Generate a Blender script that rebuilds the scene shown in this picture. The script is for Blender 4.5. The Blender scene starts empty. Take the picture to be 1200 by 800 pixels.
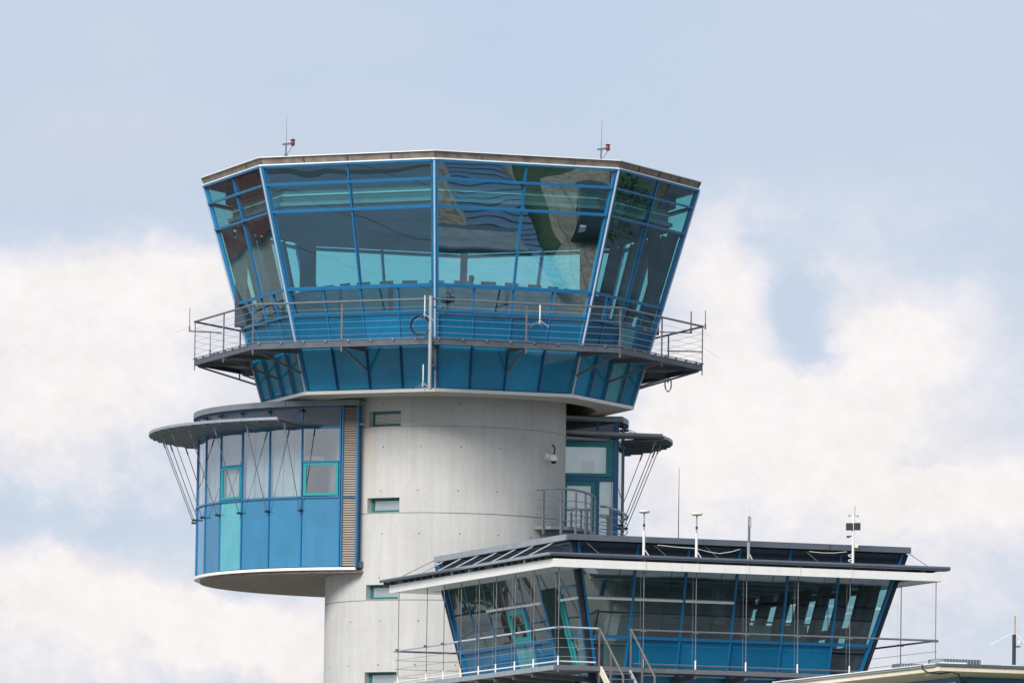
import bpy, math, random
from mathutils import Vector, Matrix
random.seed(7)
PI = math.pi
R_ = math.radians
scene = bpy.context.scene
COL = scene.collection

# ------------------------------------------------------------------ camera
cam_d = bpy.data.cameras.new('camera')
cam = bpy.data.objects.new('camera', cam_d); COL.objects.link(cam); scene.camera = cam
YAW, PITCH, ROLL = 8.07842e-3, 9.39852e-2, 1.48290e-2
FW = Vector((math.sin(YAW)*math.cos(PITCH), math.cos(YAW)*math.cos(PITCH), math.sin(PITCH)))
RT = Vector((math.cos(YAW), -math.sin(YAW), 0)); UP = RT.cross(FW)
R2 = RT*math.cos(ROLL) + UP*math.sin(ROLL); U2 = -RT*math.sin(ROLL) + UP*math.cos(ROLL)
cam.matrix_world = Matrix(((R2.x, U2.x, -FW.x, 0), (R2.y, U2.y, -FW.y, -265.4144), (R2.z, U2.z, -FW.z, 1.7), (0, 0, 0, 1)))
cam_d.sensor_width = 36; cam_d.lens = 9289.5/1200*36
cam_d.clip_start = 1; cam_d.clip_end = 20000

# ------------------------------------------------------------------ light and exposure
SUN_AZ, SUN_EL = R_(-150), R_(35)          # azimuth from +Y (away from the camera) towards +X
scene.view_settings.view_transform = 'Standard'
scene.view_settings.look = 'None'
scene.view_settings.gamma = 1
scene.view_settings.exposure = 0.35
sd = bpy.data.lights.new('sun', 'SUN'); sd.energy = 3.2; sd.angle = R_(24); sd.color = (1, .96, .90)
sun = bpy.data.objects.new('sun', sd); COL.objects.link(sun)
sdir = Vector((math.sin(SUN_AZ)*math.cos(SUN_EL), math.cos(SUN_AZ)*math.cos(SUN_EL), math.sin(SUN_EL)))
sun.rotation_euler = sdir.to_track_quat('Z', 'Y').to_euler()
sun.location = (-60, -60, 80)

# ------------------------------------------------------------------ world: blue sky with cloud banks
W = bpy.data.worlds.new('World'); scene.world = W; W.use_nodes = True
nt = W.node_tree; nt.nodes.clear()
def N(t, **k):
    n = nt.nodes.new(t)
    for a, b in k.items(): setattr(n, a, b)
    return n
def L(a, b): nt.links.new(a, b)
def M(op, a, b=None, c=None, clamp=False):
    n = N('ShaderNodeMath', operation=op); n.use_clamp = clamp
    for i, v in enumerate((a, b, c)):
        if v is None: continue
        if isinstance(v, (int, float)): n.inputs[i].default_value = v
        else: L(v, n.inputs[i])
    return n.outputs[0]
tc = N('ShaderNodeTexCoord'); sp = N('ShaderNodeSeparateXYZ'); L(tc.outputs['Generated'], sp.inputs[0])
az = M('ARCTAN2', sp.outputs[0], sp.outputs[1]); el = M('ARCSINE', sp.outputs[2])
# angles in hundredths of the small angle 1/92.9 rad
pu = M('MULTIPLY', M('SUBTRACT', az, YAW), 92.9); pv = M('MULTIPLY', M('SUBTRACT', el, PITCH), 92.9)
cv = N('ShaderNodeCombineXYZ'); L(pu, cv.inputs[0]); L(pv, cv.inputs[1])
def noise(scale, det, rough, off=0.0, sy=1.0, dist=0.0):
    mp = N('ShaderNodeMapping'); L(cv.outputs[0], mp.inputs[0]); mp.inputs['Location'].default_value = (off, off*.7, off*.3+.37); mp.inputs['Rotation'].default_value = (.35, .25, .6+off)
    mp.inputs['Scale'].default_value = (1, sy, 1)
    n = N('ShaderNodeTexNoise'); n.inputs['Scale'].default_value = scale; n.inputs['Detail'].default_value = det
    n.inputs['Roughness'].default_value = rough; n.inputs['Distortion'].default_value = dist
    L(mp.outputs[0], n.inputs['Vector']); return n.outputs[0]
n1 = noise(.50, 8, .58, 3.1, 1.25, .25); n2 = noise(1.7, 7, .6, 9.7, 1.1); n3 = noise(.22, 4, .5, 21.3, 1.8); n4 = noise(.95, 6, .55, 33.0, 1.5)
# warped coordinates so that cloud edges are uneven
wu = M('ADD', pu, M('MULTIPLY', M('SUBTRACT', n1, .5), 1.3)); wv = M('ADD', pv, M('MULTIPLY', M('SUBTRACT', n2, .5), .9))
def blob(x, y, rx, ry, amp, ang=0.0):
    cx, cy = (x-600)/100, (400-y)/100
    dx = M('SUBTRACT', wu, cx); dy = M('SUBTRACT', wv, cy)
    a = M('DIVIDE', dx, rx/100); b = M('DIVIDE', dy, ry/100)
    q = M('ADD', M('MULTIPLY', a, a), M('MULTIPLY', b, b))
    return M('MULTIPLY', M('EXPONENT', M('MULTIPLY', q, -1)), amp)
def total(bl):
    t = None
    for b in bl: t = blob(*b) if t is None else M('ADD', t, blob(*b))
    return t
CLOUDS = [(60, 345, 210, 55, .70), (215, 325, 100, 40, .45), (90, 430, 210, 70, .45), (30, 510, 110, 50, .25), (180, 480, 160, 50, .20),
          (25, 690, 75, 45, .55), (95, 668, 30, 24, .30), (175, 715, 110, 34, .65), (300, 748, 120, 36, .65), (330, 790, 90, 30, .35), (90, 770, 160, 50, .35),
          (845, 330, 62, 95, .75), (1045, 385, 95, 55, .75), (1140, 335, 24, 36, .25), (960, 305, 100, 28, .30), (1000, 470, 110, 62, .65), (870, 520, 130, 65, .50), (1120, 562, 140, 38, .60), (800, 450, 60, 80, .35),
          (1010, 235, 220, 40, .25), (1150, 420, 90, 60, .14), (1000, 610, 280, 70, .28), (900, 450, 60, 60, .35),
          (930, 350, 33, 50, -.95), (884, 285, 26, 22, -.35), (950, 415, 26, 26, -.55), (1095, 533, 50, 14, -.35), (130, 620, 220, 34, -.28), (290, 690, 100, 18, -.30), (600, 60, 900, 170, -.30)]
n5 = noise(5.2, 8, .62, 41.0, 1.2)
dens = M('ADD', total(CLOUDS), M('MULTIPLY', M('SUBTRACT', n1, .5), .62))
dens = M('ADD', dens, M('MULTIPLY', M('SUBTRACT', n2, .5), .36))
dens = M('ADD', dens, M('MULTIPLY', M('SUBTRACT', n5, .5), .16))
# hazier towards the horizon
low_ = M('MULTIPLY', M('SUBTRACT', 1.6, pv), .32, clamp=True)
cl = M('MULTIPLY', M('ADD', M('ADD', dens, .10), M('MULTIPLY', low_, .26)), 1.12, clamp=True)
sky = N('ShaderNodeTexSky', sky_type='NISHITA'); sky.sun_disc = False; sky.sun_elevation = SUN_EL; sky.sun_rotation = SUN_AZ % (2*PI)
sky.altitude = 200; sky.dust_density = 2.0
bg1 = N('ShaderNodeBackground'); L(sky.outputs[0], bg1.inputs[0]); bg1.inputs[1].default_value = .10
# a thin veil of high stratus covers the blue nearly everywhere
veil_c = N('ShaderNodeMix', data_type='RGBA'); L(M('MULTIPLY', M('SUBTRACT', n3, .35), 2.2, clamp=True), veil_c.inputs[0])
veil_c.inputs['A'].default_value = (.435, .510, .635, 1); veil_c.inputs['B'].default_value = (.500, .540, .625, 1)
cr = N('ShaderNodeValToRGB'); cr.color_ramp.interpolation = 'EASE'
cr.color_ramp.elements[0].position = 0; cr.color_ramp.elements[0].color = (.470, .570, .695, 1)
e = cr.color_ramp.elements.new(.28); e.color = (.555, .605, .690, 1)
e = cr.color_ramp.elements.new(.58); e.color = (.660, .650, .705, 1)
cr.color_ramp.elements[3].position = 1.0; cr.color_ramp.elements[3].color = (.790, .745, .740, 1)
L(cl, cr.inputs[0])
cm = N('ShaderNodeMix', data_type='RGBA'); L(M('MULTIPLY', cl, 1.6, clamp=True), cm.inputs[0]); L(veil_c.outputs['Result'], cm.inputs['A']); L(cr.outputs[0], cm.inputs['B'])
bg2 = N('ShaderNodeBackground'); L(cm.outputs['Result'], bg2.inputs[0]); bg2.inputs[1].default_value = 1.0
shd_ = N('ShaderNodeMapRange'); L(M('ADD', M('MULTIPLY', n4, .6), M('MULTIPLY', n5, .4)), shd_.inputs[0]); shd_.inputs[1].default_value = 0.3; shd_.inputs[2].default_value = .7; shd_.inputs[3].default_value = .90; shd_.inputs[4].default_value = 1.05; L(M('ADD', 1.0, M('MULTIPLY', M('SUBTRACT', shd_.outputs[0], 1.0), M('ADD', M('MULTIPLY', cl, .85), .15))), bg2.inputs[1])
mx = N('ShaderNodeMixShader'); mx.inputs[0].default_value = .90
L(bg1.outputs[0], mx.inputs[1]); L(bg2.outputs[0], mx.inputs[2])
wo = N('ShaderNodeOutputWorld'); L(mx.outputs[0], wo.inputs[0])

# ------------------------------------------------------------------ render settings
scene.render.engine = 'CYCLES'
try:
    scene.cycles.transparent_max_bounces = 32; scene.cycles.max_bounces = 10
    scene.cycles.sample_clamp_indirect = 6
except Exception: pass

# ------------------------------------------------------------------ helpers
def V(*a): return Vector(a)
class MB:
    def __init__(s): s.v = []; s.f = []
    def add(s, vs, fs):
        o = len(s.v); s.v += [Vector(p) for p in vs]; s.f += [tuple(i+o for i in f) for f in fs]; return s
    def hexa(s, b, t):          # bottom quad, top quad (same winding)
        return s.add(list(b)+list(t), [(3, 2, 1, 0), (4, 5, 6, 7), (0, 1, 5, 4), (1, 2, 6, 5), (2, 3, 7, 6), (3, 0, 4, 7)])
    def box(s, c, d, ax=None):
        c = Vector(c); X, Y, Z = ax or (V(1, 0, 0), V(0, 1, 0), V(0, 0, 1))
        x, y, z = X*d[0]/2, Y*d[1]/2, Z*d[2]/2
        return s.hexa([c-x-y-z, c+x-y-z, c+x+y-z, c-x+y-z], [c-x-y+z, c+x-y+z, c+x+y+z, c-x+y+z])
    def beam(s, p, q, w, h, n=(0, 0, 1), off=0.0):
        p = Vector(p); q = Vector(q); d = (q-p).normalized(); n = Vector(n); n = (n-d*n.dot(d)).normalized(); t = d.cross(n)
        a, b = t*w/2, n*h/2; o = n*off
        return s.hexa([p-a-b+o, p+a-b+o, p+a+b+o, p-a+b+o], [q-a-b+o, q+a-b+o, q+a+b+o, q-a+b+o])
    def tube(s, p, q, r, n=8, r2=None, cap=True):
        p = Vector(p); q = Vector(q); d = (q-p).normalized(); r2 = r if r2 is None else r2
        a = d.orthogonal().normalized(); b = d.cross(a)
        vs = [p+(a*math.cos(i*2*PI/n)+b*math.sin(i*2*PI/n))*r for i in range(n)] + [q+(a*math.cos(i*2*PI/n)+b*math.sin(i*2*PI/n))*r2 for i in range(n)]
        fs = [(i, (i+1) % n, n+(i+1) % n, n+i) for i in range(n)]
        if cap: fs += [tuple(range(n-1, -1, -1)), tuple(range(n, 2*n))]
        return s.add(vs, fs)
    def path(s, pts, r, n=6):
        pts = [Vector(p) for p in pts]; rings = []; prev = None
        for i, p in enumerate(pts):
            d = (pts[min(i+1, len(pts)-1)]-pts[max(i-1, 0)]).normalized()
            a = d.orthogonal().normalized() if prev is None else (prev-d*prev.dot(d)).normalized()
            prev = a; b = d.cross(a)
            rings.append([p+(a*math.cos(j*2*PI/n)+b*math.sin(j*2*PI/n))*r for j in range(n)])
        vs = [q for rg in rings for q in rg]; fs = []
        for i in range(len(pts)-1):
            for j in range(n): fs.append((i*n+j, i*n+(j+1) % n, (i+1)*n+(j+1) % n, (i+1)*n+j))
        fs += [tuple(range(n-1, -1, -1)), tuple((len(pts)-1)*n+j for j in range(n))]
        return s.add(vs, fs)
    def prism(s, poly, z0, z1):   # poly: list of (x,y), counter-clockwise; z may be scalar
        n = len(poly)
        return s.add([(x, y, z0) for x, y in poly]+[(x, y, z1) for x, y in poly],
                     [tuple(range(n-1, -1, -1)), tuple(range(n, 2*n))]+[(i, (i+1) % n, n+(i+1) % n, n+i) for i in range(n)])
    def slab(s, pts, th, nrm):    # quad of 4 points, thickened against nrm
        n = Vector(nrm).normalized()*th; p = [Vector(a) for a in pts]
        return s.hexa([a-n for a in p], p)
    def lathe(s, c, prof, n=16, ax=None):  # prof: (r, z)
        c = Vector(c); X, Y, Z = ax or (V(1, 0, 0), V(0, 1, 0), V(0, 0, 1)); m = len(prof)
        vs = [c+X*r*math.cos(2*PI*i/n)+Y*r*math.sin(2*PI*i/n)+Z*z for i in range(n) for r, z in prof]
        fs = [(i*m+j, ((i+1) % n)*m+j, ((i+1) % n)*m+j+1, i*m+j+1) for i in range(n) for j in range(m-1)]
        return s.add(vs, fs)
    def sphere(s, c, r, n=12): return s.lathe(c, [(max(r*math.sin(PI*j/8), 1e-4), -r*math.cos(PI*j/8)) for j in range(9)], n)
OFF = {}
def root(name, loc, label, cat, group=None):
    o = bpy.data.objects.new(name, None); COL.objects.link(o); o.location = loc; o.empty_display_size = .3
    o['label'] = label; o['category'] = cat
    if group: o['group'] = group
    OFF[o] = Vector(loc); return o
def mesh(name, mb, mat, off=V(0, 0, 0), smooth=True):
    m = bpy.data.meshes.new(name); m.from_pydata([tuple(p-off) for p in mb.v], [], mb.f)
    if mat: m.materials.append(mat)
    if smooth:
        m.polygons.foreach_set('use_smooth', [True]*len(m.polygons)); m.set_sharp_from_angle(angle=R_(32))
    m.update(); return m
def part(name, mb, mat, parent, label=None, kind=None):
    off = OFF.get(parent, V(0, 0, 0)) if parent else V(0, 0, 0)
    o = bpy.data.objects.new(name, mesh(name, mb, mat, off)); COL.objects.link(o)
    if parent: o.parent = parent
    OFF[o] = off
    if label: o['label'] = label
    if kind: o['kind'] = kind
    return o
def single(name, mb, mat, label, cat, group=None):
    c = sum(mb.v, V(0, 0, 0))/len(mb.v); c.z = min(p.z for p in mb.v)
    o = bpy.data.objects.new(name, mesh(name, mb, mat, c)); COL.objects.link(o); o.location = c
    o['label'] = label; o['category'] = cat
    if group: o['group'] = group
    return o
def struct(name, mb, mat, kind='structure'):
    o = bpy.data.objects.new(name, mesh(name, mb, mat)); COL.objects.link(o); o['kind'] = kind; return o
def copy_thing(r, loc, label):
    c = r.copy(); COL.objects.link(c); c.location = loc; c['label'] = label
    for ch in r.children:
        d = ch.copy(); COL.objects.link(d); d.parent = c
        for g in ch.children:
            e2 = g.copy(); COL.objects.link(e2); e2.parent = d
    return c

# ------------------------------------------------------------------ materials
def mat(name):
    m = bpy.data.materials.new(name); m.use_nodes = True; t = m.node_tree; t.nodes.clear()
    out = t.nodes.new('ShaderNodeOutputMaterial'); return m, t, out
def nd(t, ty, ins=None, **k):
    n = t.nodes.new(ty)
    for a, b in k.items(): setattr(n, a, b)
    for a, b in (ins or {}).items():
        if isinstance(b, bpy.types.NodeSocket): t.links.new(b, n.inputs[a])
        else: n.inputs[a].default_value = b
    return n
def mth(t, op, a, b=0.0, clamp=False):
    n = nd(t, 'ShaderNodeMath', {0: a, 1: b}, operation=op); n.use_clamp = clamp; return n.outputs[0]
def paint(name, col, rough=.45, metal=0.0, var=.12, scale=2.5, spec=.5, bump=0.0, bscale=60, grime=0.0):
    m, t, out = mat(name)
    g = nd(t, 'ShaderNodeNewGeometry')
    n = nd(t, 'ShaderNodeTexNoise', {'Vector': g.outputs['Position'], 'Scale': scale, 'Detail': 5, 'Roughness': .6})
    a = tuple(c*(1-var) for c in col)+(1,); b = tuple(min(1, c*(1+var)) for c in col)+(1,)
    mp = nd(t, 'ShaderNodeMapRange', {'Value': n.outputs[0], 'From Min': .3, 'From Max': .7})
    mix = nd(t, 'ShaderNodeMix', {'Factor': mp.outputs[0], 'A': a, 'B': b}, data_type='RGBA')
    c = mix.outputs['Result']
    if grime:
        st = nd(t, 'ShaderNodeMapping', {'Vector': g.outputs['Position'], 'Scale': (5, 5, .5)})
        n2 = nd(t, 'ShaderNodeTexNoise', {'Vector': st.outputs[0], 'Scale': 1.5, 'Detail': 6, 'Roughness': .65})
        mp2 = nd(t, 'ShaderNodeMapRange', {'Value': n2.outputs[0], 'From Min': .5, 'From Max': .8, 'To Min': 0.0, 'To Max': grime})
        c = nd(t, 'ShaderNodeMix', {'Factor': mp2.outputs[0], 'A': c, 'B': (.13, .115, .095, 1)}, data_type='RGBA').outputs['Result']
    p = nd(t, 'ShaderNodeBsdfPrincipled', {'Base Color': c, 'Roughness': rough, 'Metallic': metal, 'Specular IOR Level': spec})
    if bump:
        n3 = nd(t, 'ShaderNodeTexNoise', {'Vector': g.outputs['Position'], 'Scale': bscale, 'Detail': 4})
        bp = nd(t, 'ShaderNodeBump', {'Height': n3.outputs[0], 'Strength': bump, 'Distance': .02}); t.links.new(bp.outputs[0], p.inputs['Normal'])
    t.links.new(p.outputs[0], out.inputs[0]); return m
def wave_normal(t, amp, sc=.55, sz=.55):
    g = nd(t, 'ShaderNodeNewGeometry'); oi = nd(t, 'ShaderNodeObjectInfo')
    off = nd(t, 'ShaderNodeVectorMath', {0: oi.outputs['Random'], 1: (3.0, 7.0, 5.0)}, operation='MULTIPLY')
    mp = nd(t, 'ShaderNodeMapping', {'Vector': g.outputs['Position'], 'Scale': (sc, sc, sz)})
    ad = nd(t, 'ShaderNodeVectorMath', {0: mp.outputs[0], 1: off.outputs[0]}, operation='ADD')
    n = nd(t, 'ShaderNodeTexNoise', {'Vector': ad.outputs[0], 'Scale': 1.0, 'Detail': 1.2, 'Roughness': .4})
    return nd(t, 'ShaderNodeBump', {'Height': n.outputs[0], 'Strength': 1.0, 'Distance': amp}).outputs[0]
def glass(name, tint, r0=.12, rcol=(.9, .95, 1), amp=.012, sc=.55, sz=.55):
    # tint: transmission of one of the two faces of a pane
    m, t, out = mat(name)
    nb = wave_normal(t, amp, sc, sz)
    g = nd(t, 'ShaderNodeNewGeometry')
    dt = nd(t, 'ShaderNodeVectorMath', {0: g.outputs['Incoming'], 1: g.outputs['Normal']}, operation='DOT_PRODUCT')
    c = mth(t, 'SUBTRACT', 1.0, mth(t, 'ABSOLUTE', dt.outputs['Value']), clamp=True)
    f = mth(t, 'ADD', mth(t, 'MULTIPLY', mth(t, 'POWER', c, 5.0), 1-r0), r0)
    f = mth(t, 'MULTIPLY', f, mth(t, 'SUBTRACT', 1.0, g.outputs['Backfacing']))
    tr = nd(t, 'ShaderNodeBsdfTransparent', {'Color': tuple(tint)+(1,)})
    gl = nd(t, 'ShaderNodeBsdfGlossy', {'Color': tuple(rcol)+(1,), 'Roughness': 0.0, 'Normal': nb})
    mx = nd(t, 'ShaderNodeMixShader', {0: f, 1: tr.outputs[0], 2: gl.outputs[0]})
    t.links.new(mx.outputs[0], out.inputs[0]); return m
def enamel(name, col, r0=.07, amp=.006, var=.08, sc=.6):    # back-painted glass cladding
    m, t, out = mat(name)
    nb = wave_normal(t, amp, sc, sc)
    oi = nd(t, 'ShaderNodeObjectInfo')
    a = tuple(c*(1-var) for c in col)+(1,); b = tuple(min(1, c*(1+var)) for c in col)+(1,)
    mix = nd(t, 'ShaderNodeMix', {'Factor': oi.outputs['Random'], 'A': a, 'B': b}, data_type='RGBA')
    g = nd(t, 'ShaderNodeNewGeometry')
    n = nd(t, 'ShaderNodeTexNoise', {'Vector': g.outputs['Position'], 'Scale': .9, 'Detail': 6, 'Roughness': .6})
    mp = nd(t, 'ShaderNodeMapRange', {'Value': n.outputs[0], 'From Min': .3, 'From Max': .7, 'To Min': .88, 'To Max': 1.12})
    st = nd(t, 'ShaderNodeMapping', {'Vector': g.outputs['Position'], 'Scale': (5, 5, .35)})
    n9 = nd(t, 'ShaderNodeTexNoise', {'Vector': st.outputs[0], 'Scale': 1.3, 'Detail': 6, 'Roughness': .65})
    mp9 = nd(t, 'ShaderNodeMapRange', {'Value': n9.outputs[0], 'From Min': .3, 'From Max': .75, 'To Min': .93, 'To Max': 1.10})
    sc_ = nd(t, 'ShaderNodeVectorMath', {0: mix.outputs['Result'], 'Scale': mth(t, 'MULTIPLY', mp.outputs[0], mp9.outputs[0])}, operation='SCALE')
    df = nd(t, 'ShaderNodeBsdfDiffuse', {'Color': sc_.outputs[0]})
    dt = nd(t, 'ShaderNodeVectorMath', {0: g.outputs['Incoming'], 1: g.outputs['Normal']}, operation='DOT_PRODUCT')
    c = mth(t, 'SUBTRACT', 1.0, mth(t, 'ABSOLUTE', dt.outputs['Value']), clamp=True)
    f = mth(t, 'ADD', mth(t, 'MULTIPLY', mth(t, 'POWER', c, 5.0), 1-r0), r0)
    gl = nd(t, 'ShaderNodeBsdfGlossy', {'Color': (.92, .96, 1, 1), 'Roughness': .02, 'Normal': nb})
    mx = nd(t, 'ShaderNodeMixShader', {0: f, 1: df.outputs[0], 2: gl.outputs[0]})
    t.links.new(mx.outputs[0], out.inputs[0]); return m

def concrete(name, col, joints=True):
    m, t, out = mat(name)
    g = nd(t, 'ShaderNodeNewGeometry'); P = g.outputs['Position']
    s = nd(t, 'ShaderNodeSeparateXYZ', {0: P})
    big = nd(t, 'ShaderNodeTexNoise', {'Vector': P, 'Scale': .55, 'Detail': 6, 'Roughness': .62})
    fine = nd(t, 'ShaderNodeTexNoise', {'Vector': P, 'Scale': 9, 'Detail': 6, 'Roughness': .7})
    st = nd(t, 'ShaderNodeMapping', {'Vector': P, 'Scale': (2.6, 2.6, .16)})
    streak = nd(t, 'ShaderNodeTexNoise', {'Vector': st.outputs[0], 'Scale': 1.6, 'Detail': 7, 'Roughness': .68})
    v = mth(t, 'ADD', mth(t, 'MULTIPLY', mth(t, 'SUBTRACT', big.outputs[0], .5), .35), mth(t, 'MULTIPLY', mth(t, 'SUBTRACT', fine.outputs[0], .5), .22))
    v = mth(t, 'ADD', v, mth(t, 'MULTIPLY', mth(t, 'SUBTRACT', streak.outputs[0], .5), .36))
    v = mth(t, 'ADD', v, 1.0)
    if joints:
        # each lift was poured from its own batch: slightly different grey
        lift = mth(t, 'FLOOR', mth(t, 'DIVIDE', mth(t, 'SUBTRACT', s.outputs[2], 23.5), 2.883))
        wn = nd(t, 'ShaderNodeTexWhiteNoise', {'W': lift}, noise_dimensions='1D')
        v = mth(t, 'ADD', v, mth(t, 'MULTIPLY', mth(t, 'SUBTRACT', wn.outputs[0], .5), .06))
        # shuttering board seams
        ang = mth(t, 'MULTIPLY', mth(t, 'ARCTAN2', s.outputs[0], s.outputs[1]), 14/PI)
        fr = mth(t, 'ABSOLUTE', mth(t, 'SUBTRACT', mth(t, 'FRACT', ang), .5))
        seam = mth(t, 'LESS_THAN', fr, .012)
        v = mth(t, 'SUBTRACT', v, mth(t, 'MULTIPLY', seam, .05))
    c = nd(t, 'ShaderNodeVectorMath', {0: tuple(col), 'Scale': v}, operation='SCALE').outputs[0]
    if joints:
        # rusty run-off below the louvre at the left
        dx = mth(t, 'ABSOLUTE', mth(t, 'ADD', s.outputs[0], 2.60))
        dx = mth(t, 'ADD', dx, mth(t, 'MULTIPLY', mth(t, 'SUBTRACT', fine.outputs[0], .5), .08))
        a = mth(t, 'SUBTRACT', 1.0, mth(t, 'DIVIDE', dx, .16), clamp=True)
        zz = nd(t, 'ShaderNodeMapRange', {'Value': s.outputs[2], 'From Min': 20.6, 'From Max': 23.5, 'To Min': .15, 'To Max': 1.0})
        below = mth(t, 'LESS_THAN', s.outputs[2], 23.5); front = mth(t, 'LESS_THAN', s.outputs[1], -2.0)
        above = mth(t, 'GREATER_THAN', s.outputs[2], 20.6)
        a = mth(t, 'MULTIPLY', mth(t, 'MULTIPLY', a, zz.outputs[0]), mth(t, 'MULTIPLY', mth(t, 'MULTIPLY', below, front), above))
        a = mth(t, 'MULTIPLY', a, .55)
        c = nd(t, 'ShaderNodeMix', {'Factor': a, 'A': c, 'B': (.58, .47, .32, 1)}, data_type='RGBA').outputs['Result']
    p = nd(t, 'ShaderNodeBsdfPrincipled', {'Base Color': c, 'Roughness': .85, 'Specular IOR Level': .25})
    bp = nd(t, 'ShaderNodeBump', {'Height': fine.outputs[0], 'Strength': .25, 'Distance': .01}); t.links.new(bp.outputs[0], p.inputs['Normal'])
    t.links.new(p.outputs[0], out.inputs[0]); return m

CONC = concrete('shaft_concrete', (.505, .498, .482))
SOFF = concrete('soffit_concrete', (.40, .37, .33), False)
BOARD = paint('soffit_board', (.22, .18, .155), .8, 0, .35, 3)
BLUE = paint('blue_frame_paint', (.010, .15, .34), .35, 0, .08)
DBLUE = paint('dark_blue_gasket', (.01, .055, .16), .4, 0, .1)
GREEN = paint('sea_green_frame_paint', (.01, .27, .29), .4, 0, .08)
DGREEN = paint('dark_green_window_frame', (.01, .14, .13), .4, 0, .08)
SILVER = paint('satin_aluminium', (.46, .54, .64), .3, .15, .05)
WHITE = paint('white_coated_metal', (.76, .75, .72), .45, 0, .04, grime=.15)
WHITE2 = paint('white_edge_trim', (.80, .80, .79), .4, 0, .04)
ZINC = paint('weathered_zinc', (.34, .37, .40), .5, .35, .12, 4, grime=.2)
SLATE = paint('slate_grey_metal', (.105, .125, .155), .45, .2, .12, 3)
STEEL = paint('galvanised_steel', (.165, .175, .195), .5, .35, .15, 5)
DSTEEL = paint('dark_painted_steel', (.125, .135, .155), .5, .1, .15, 5)
RSTEEL = paint('brown_weathered_steel', (.17, .14, .125), .6, .2, .2, 5)
WIRE = paint('stainless_wire', (.55, .56, .58), .3, .7, .05)
BLACK = paint('black_rubber', (.02, .022, .026), .6, 0, .1)
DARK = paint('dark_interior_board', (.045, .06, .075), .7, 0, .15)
CEIL = paint('interior_ceiling_panel', (.30, .34, .36), .8, 0, .06)
FLOORM = paint('interior_carpet', (.10, .13, .14), .9, 0, .15)
INT = paint('interior_wall_paint', (.34, .36, .35), .8, 0, .1, .8)
DBAND = enamel('smoked_cladding_glass', (.045, .055, .075), .05, .004)
PANEL_U = enamel('azure_cladding_glass', (.004, .135, .275), .05, .004, .16)
PANEL_L = enamel('deep_blue_cladding_glass', (.007, .235, .44), .07, .012, .18)
PANEL_D = enamel('bright_blue_cladding_glass', (.008, .145, .28), .11, .006, .22)
TEALP = enamel('turquoise_cladding_glass', (.08, .33, .39), .08, .006)
CABG = glass('solar_glass', (.73, .99, .99), .30, (.62, .85, 1.0), .0045, .5, .5)
DRUMG = glass('clear_grey_glass', (.93, .97, .98), .30, (.95, .97, 1), .004, .8, .15)
LOWG = glass('green_solar_glass', (.74, .91, .91), .21, (.85, .95, 1), .007, .5, .5)
CURT = paint('pale_vertical_blind', (.34, .41, .44), .85, 0, .12, 1.2)
BEIGE = paint('beige_eaves_board', (.80, .70, .56), .7, 0, .06, 1, grime=.25)
ROOFG = paint('grey_roof_sheet', (.30, .31, .32), .7, .1, .2, 2)
WZINC = paint('dull_roof_edge_zinc', (.20, .22, .24), .5, .25, .12, 4, grime=.2)
RED = paint('red_lamp_glass', (.22, .010, .014), .4)
CREAM = paint('cream_fibreglass', (.72, .66, .52), .5)
SKIN = paint('skin', (.55, .33, .24), .6); CLOTH = paint('navy_shirt', (.03, .04, .07), .9); HAIR = paint('dark_hair', (.03, .02, .015), .8)

# ================================================================== THE CONTROL TOWER
A0 = R_(-3.70573); ZB, ZT, RB, RTOP = 24.54, 31.89, 6.211, 8.345
SL = (RTOP-RB)/(ZT-ZB)
def Rz(z): return RB+(z-ZB)*SL
def oc(k, r, z): t = A0+k*PI/4; return V(r*math.sin(t), -r*math.cos(t), z)
def fn(k):                         # outward normal of the face between corner k and k+1
    t = A0+(k+.5)*PI/4; T = math.atan(SL*math.cos(PI/8)); return V(math.cos(T)*math.sin(t), -math.cos(T)*math.cos(t), -math.sin(T))
def fp(k, s, z, out=0.0):
    return oc(k, Rz(z), z).lerp(oc(k+1, Rz(z), z), s)+fn(k)*out
tower = root('control_tower', (0, 0, 0), 'tall concrete airport control tower with an octagonal blue glass cab and a round side wing', 'control tower')

# --- shaft
NS = 240
def ring_ang(i): return 2*PI*i/NS
wins = []
def x2i(x): return round((math.asin(x/4.0)) / (2*PI/NS))     # index measured from front (-Y), + to the right
for z0, z1 in ((23.50, 24.02), (20.63, 21.14), (17.75, 18.26), (14.87, 15.37), (11.98, 12.49), (9.1, 9.6), (6.2, 6.7)):
    wins.append((x2i(-2.62), x2i(-1.52), z0+.02, z1))
jz = [23.50-2.883*k for k in range(0, 9)]
zs = sorted(set([0.0, 24.95] + [z-.02 for z in jz] + [z+.02 for z in jz if z+.02 < 24.95] + [w[2] for w in wins] + [w[3] for w in wins]))
zs2 = []
for z in zs:
    if not zs2 or z-zs2[-1] > .006: zs2.append(z)
sh = MB(); idx = {}
def sv(i, j, r=4.0):
    i %= NS; key = (i, j, r)
    if key not in idx:
        t = ring_ang(i); idx[key] = len(sh.v); sh.v.append(V(r*math.sin(t), -r*math.cos(t), zs2[j]))
    return idx[key]
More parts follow.
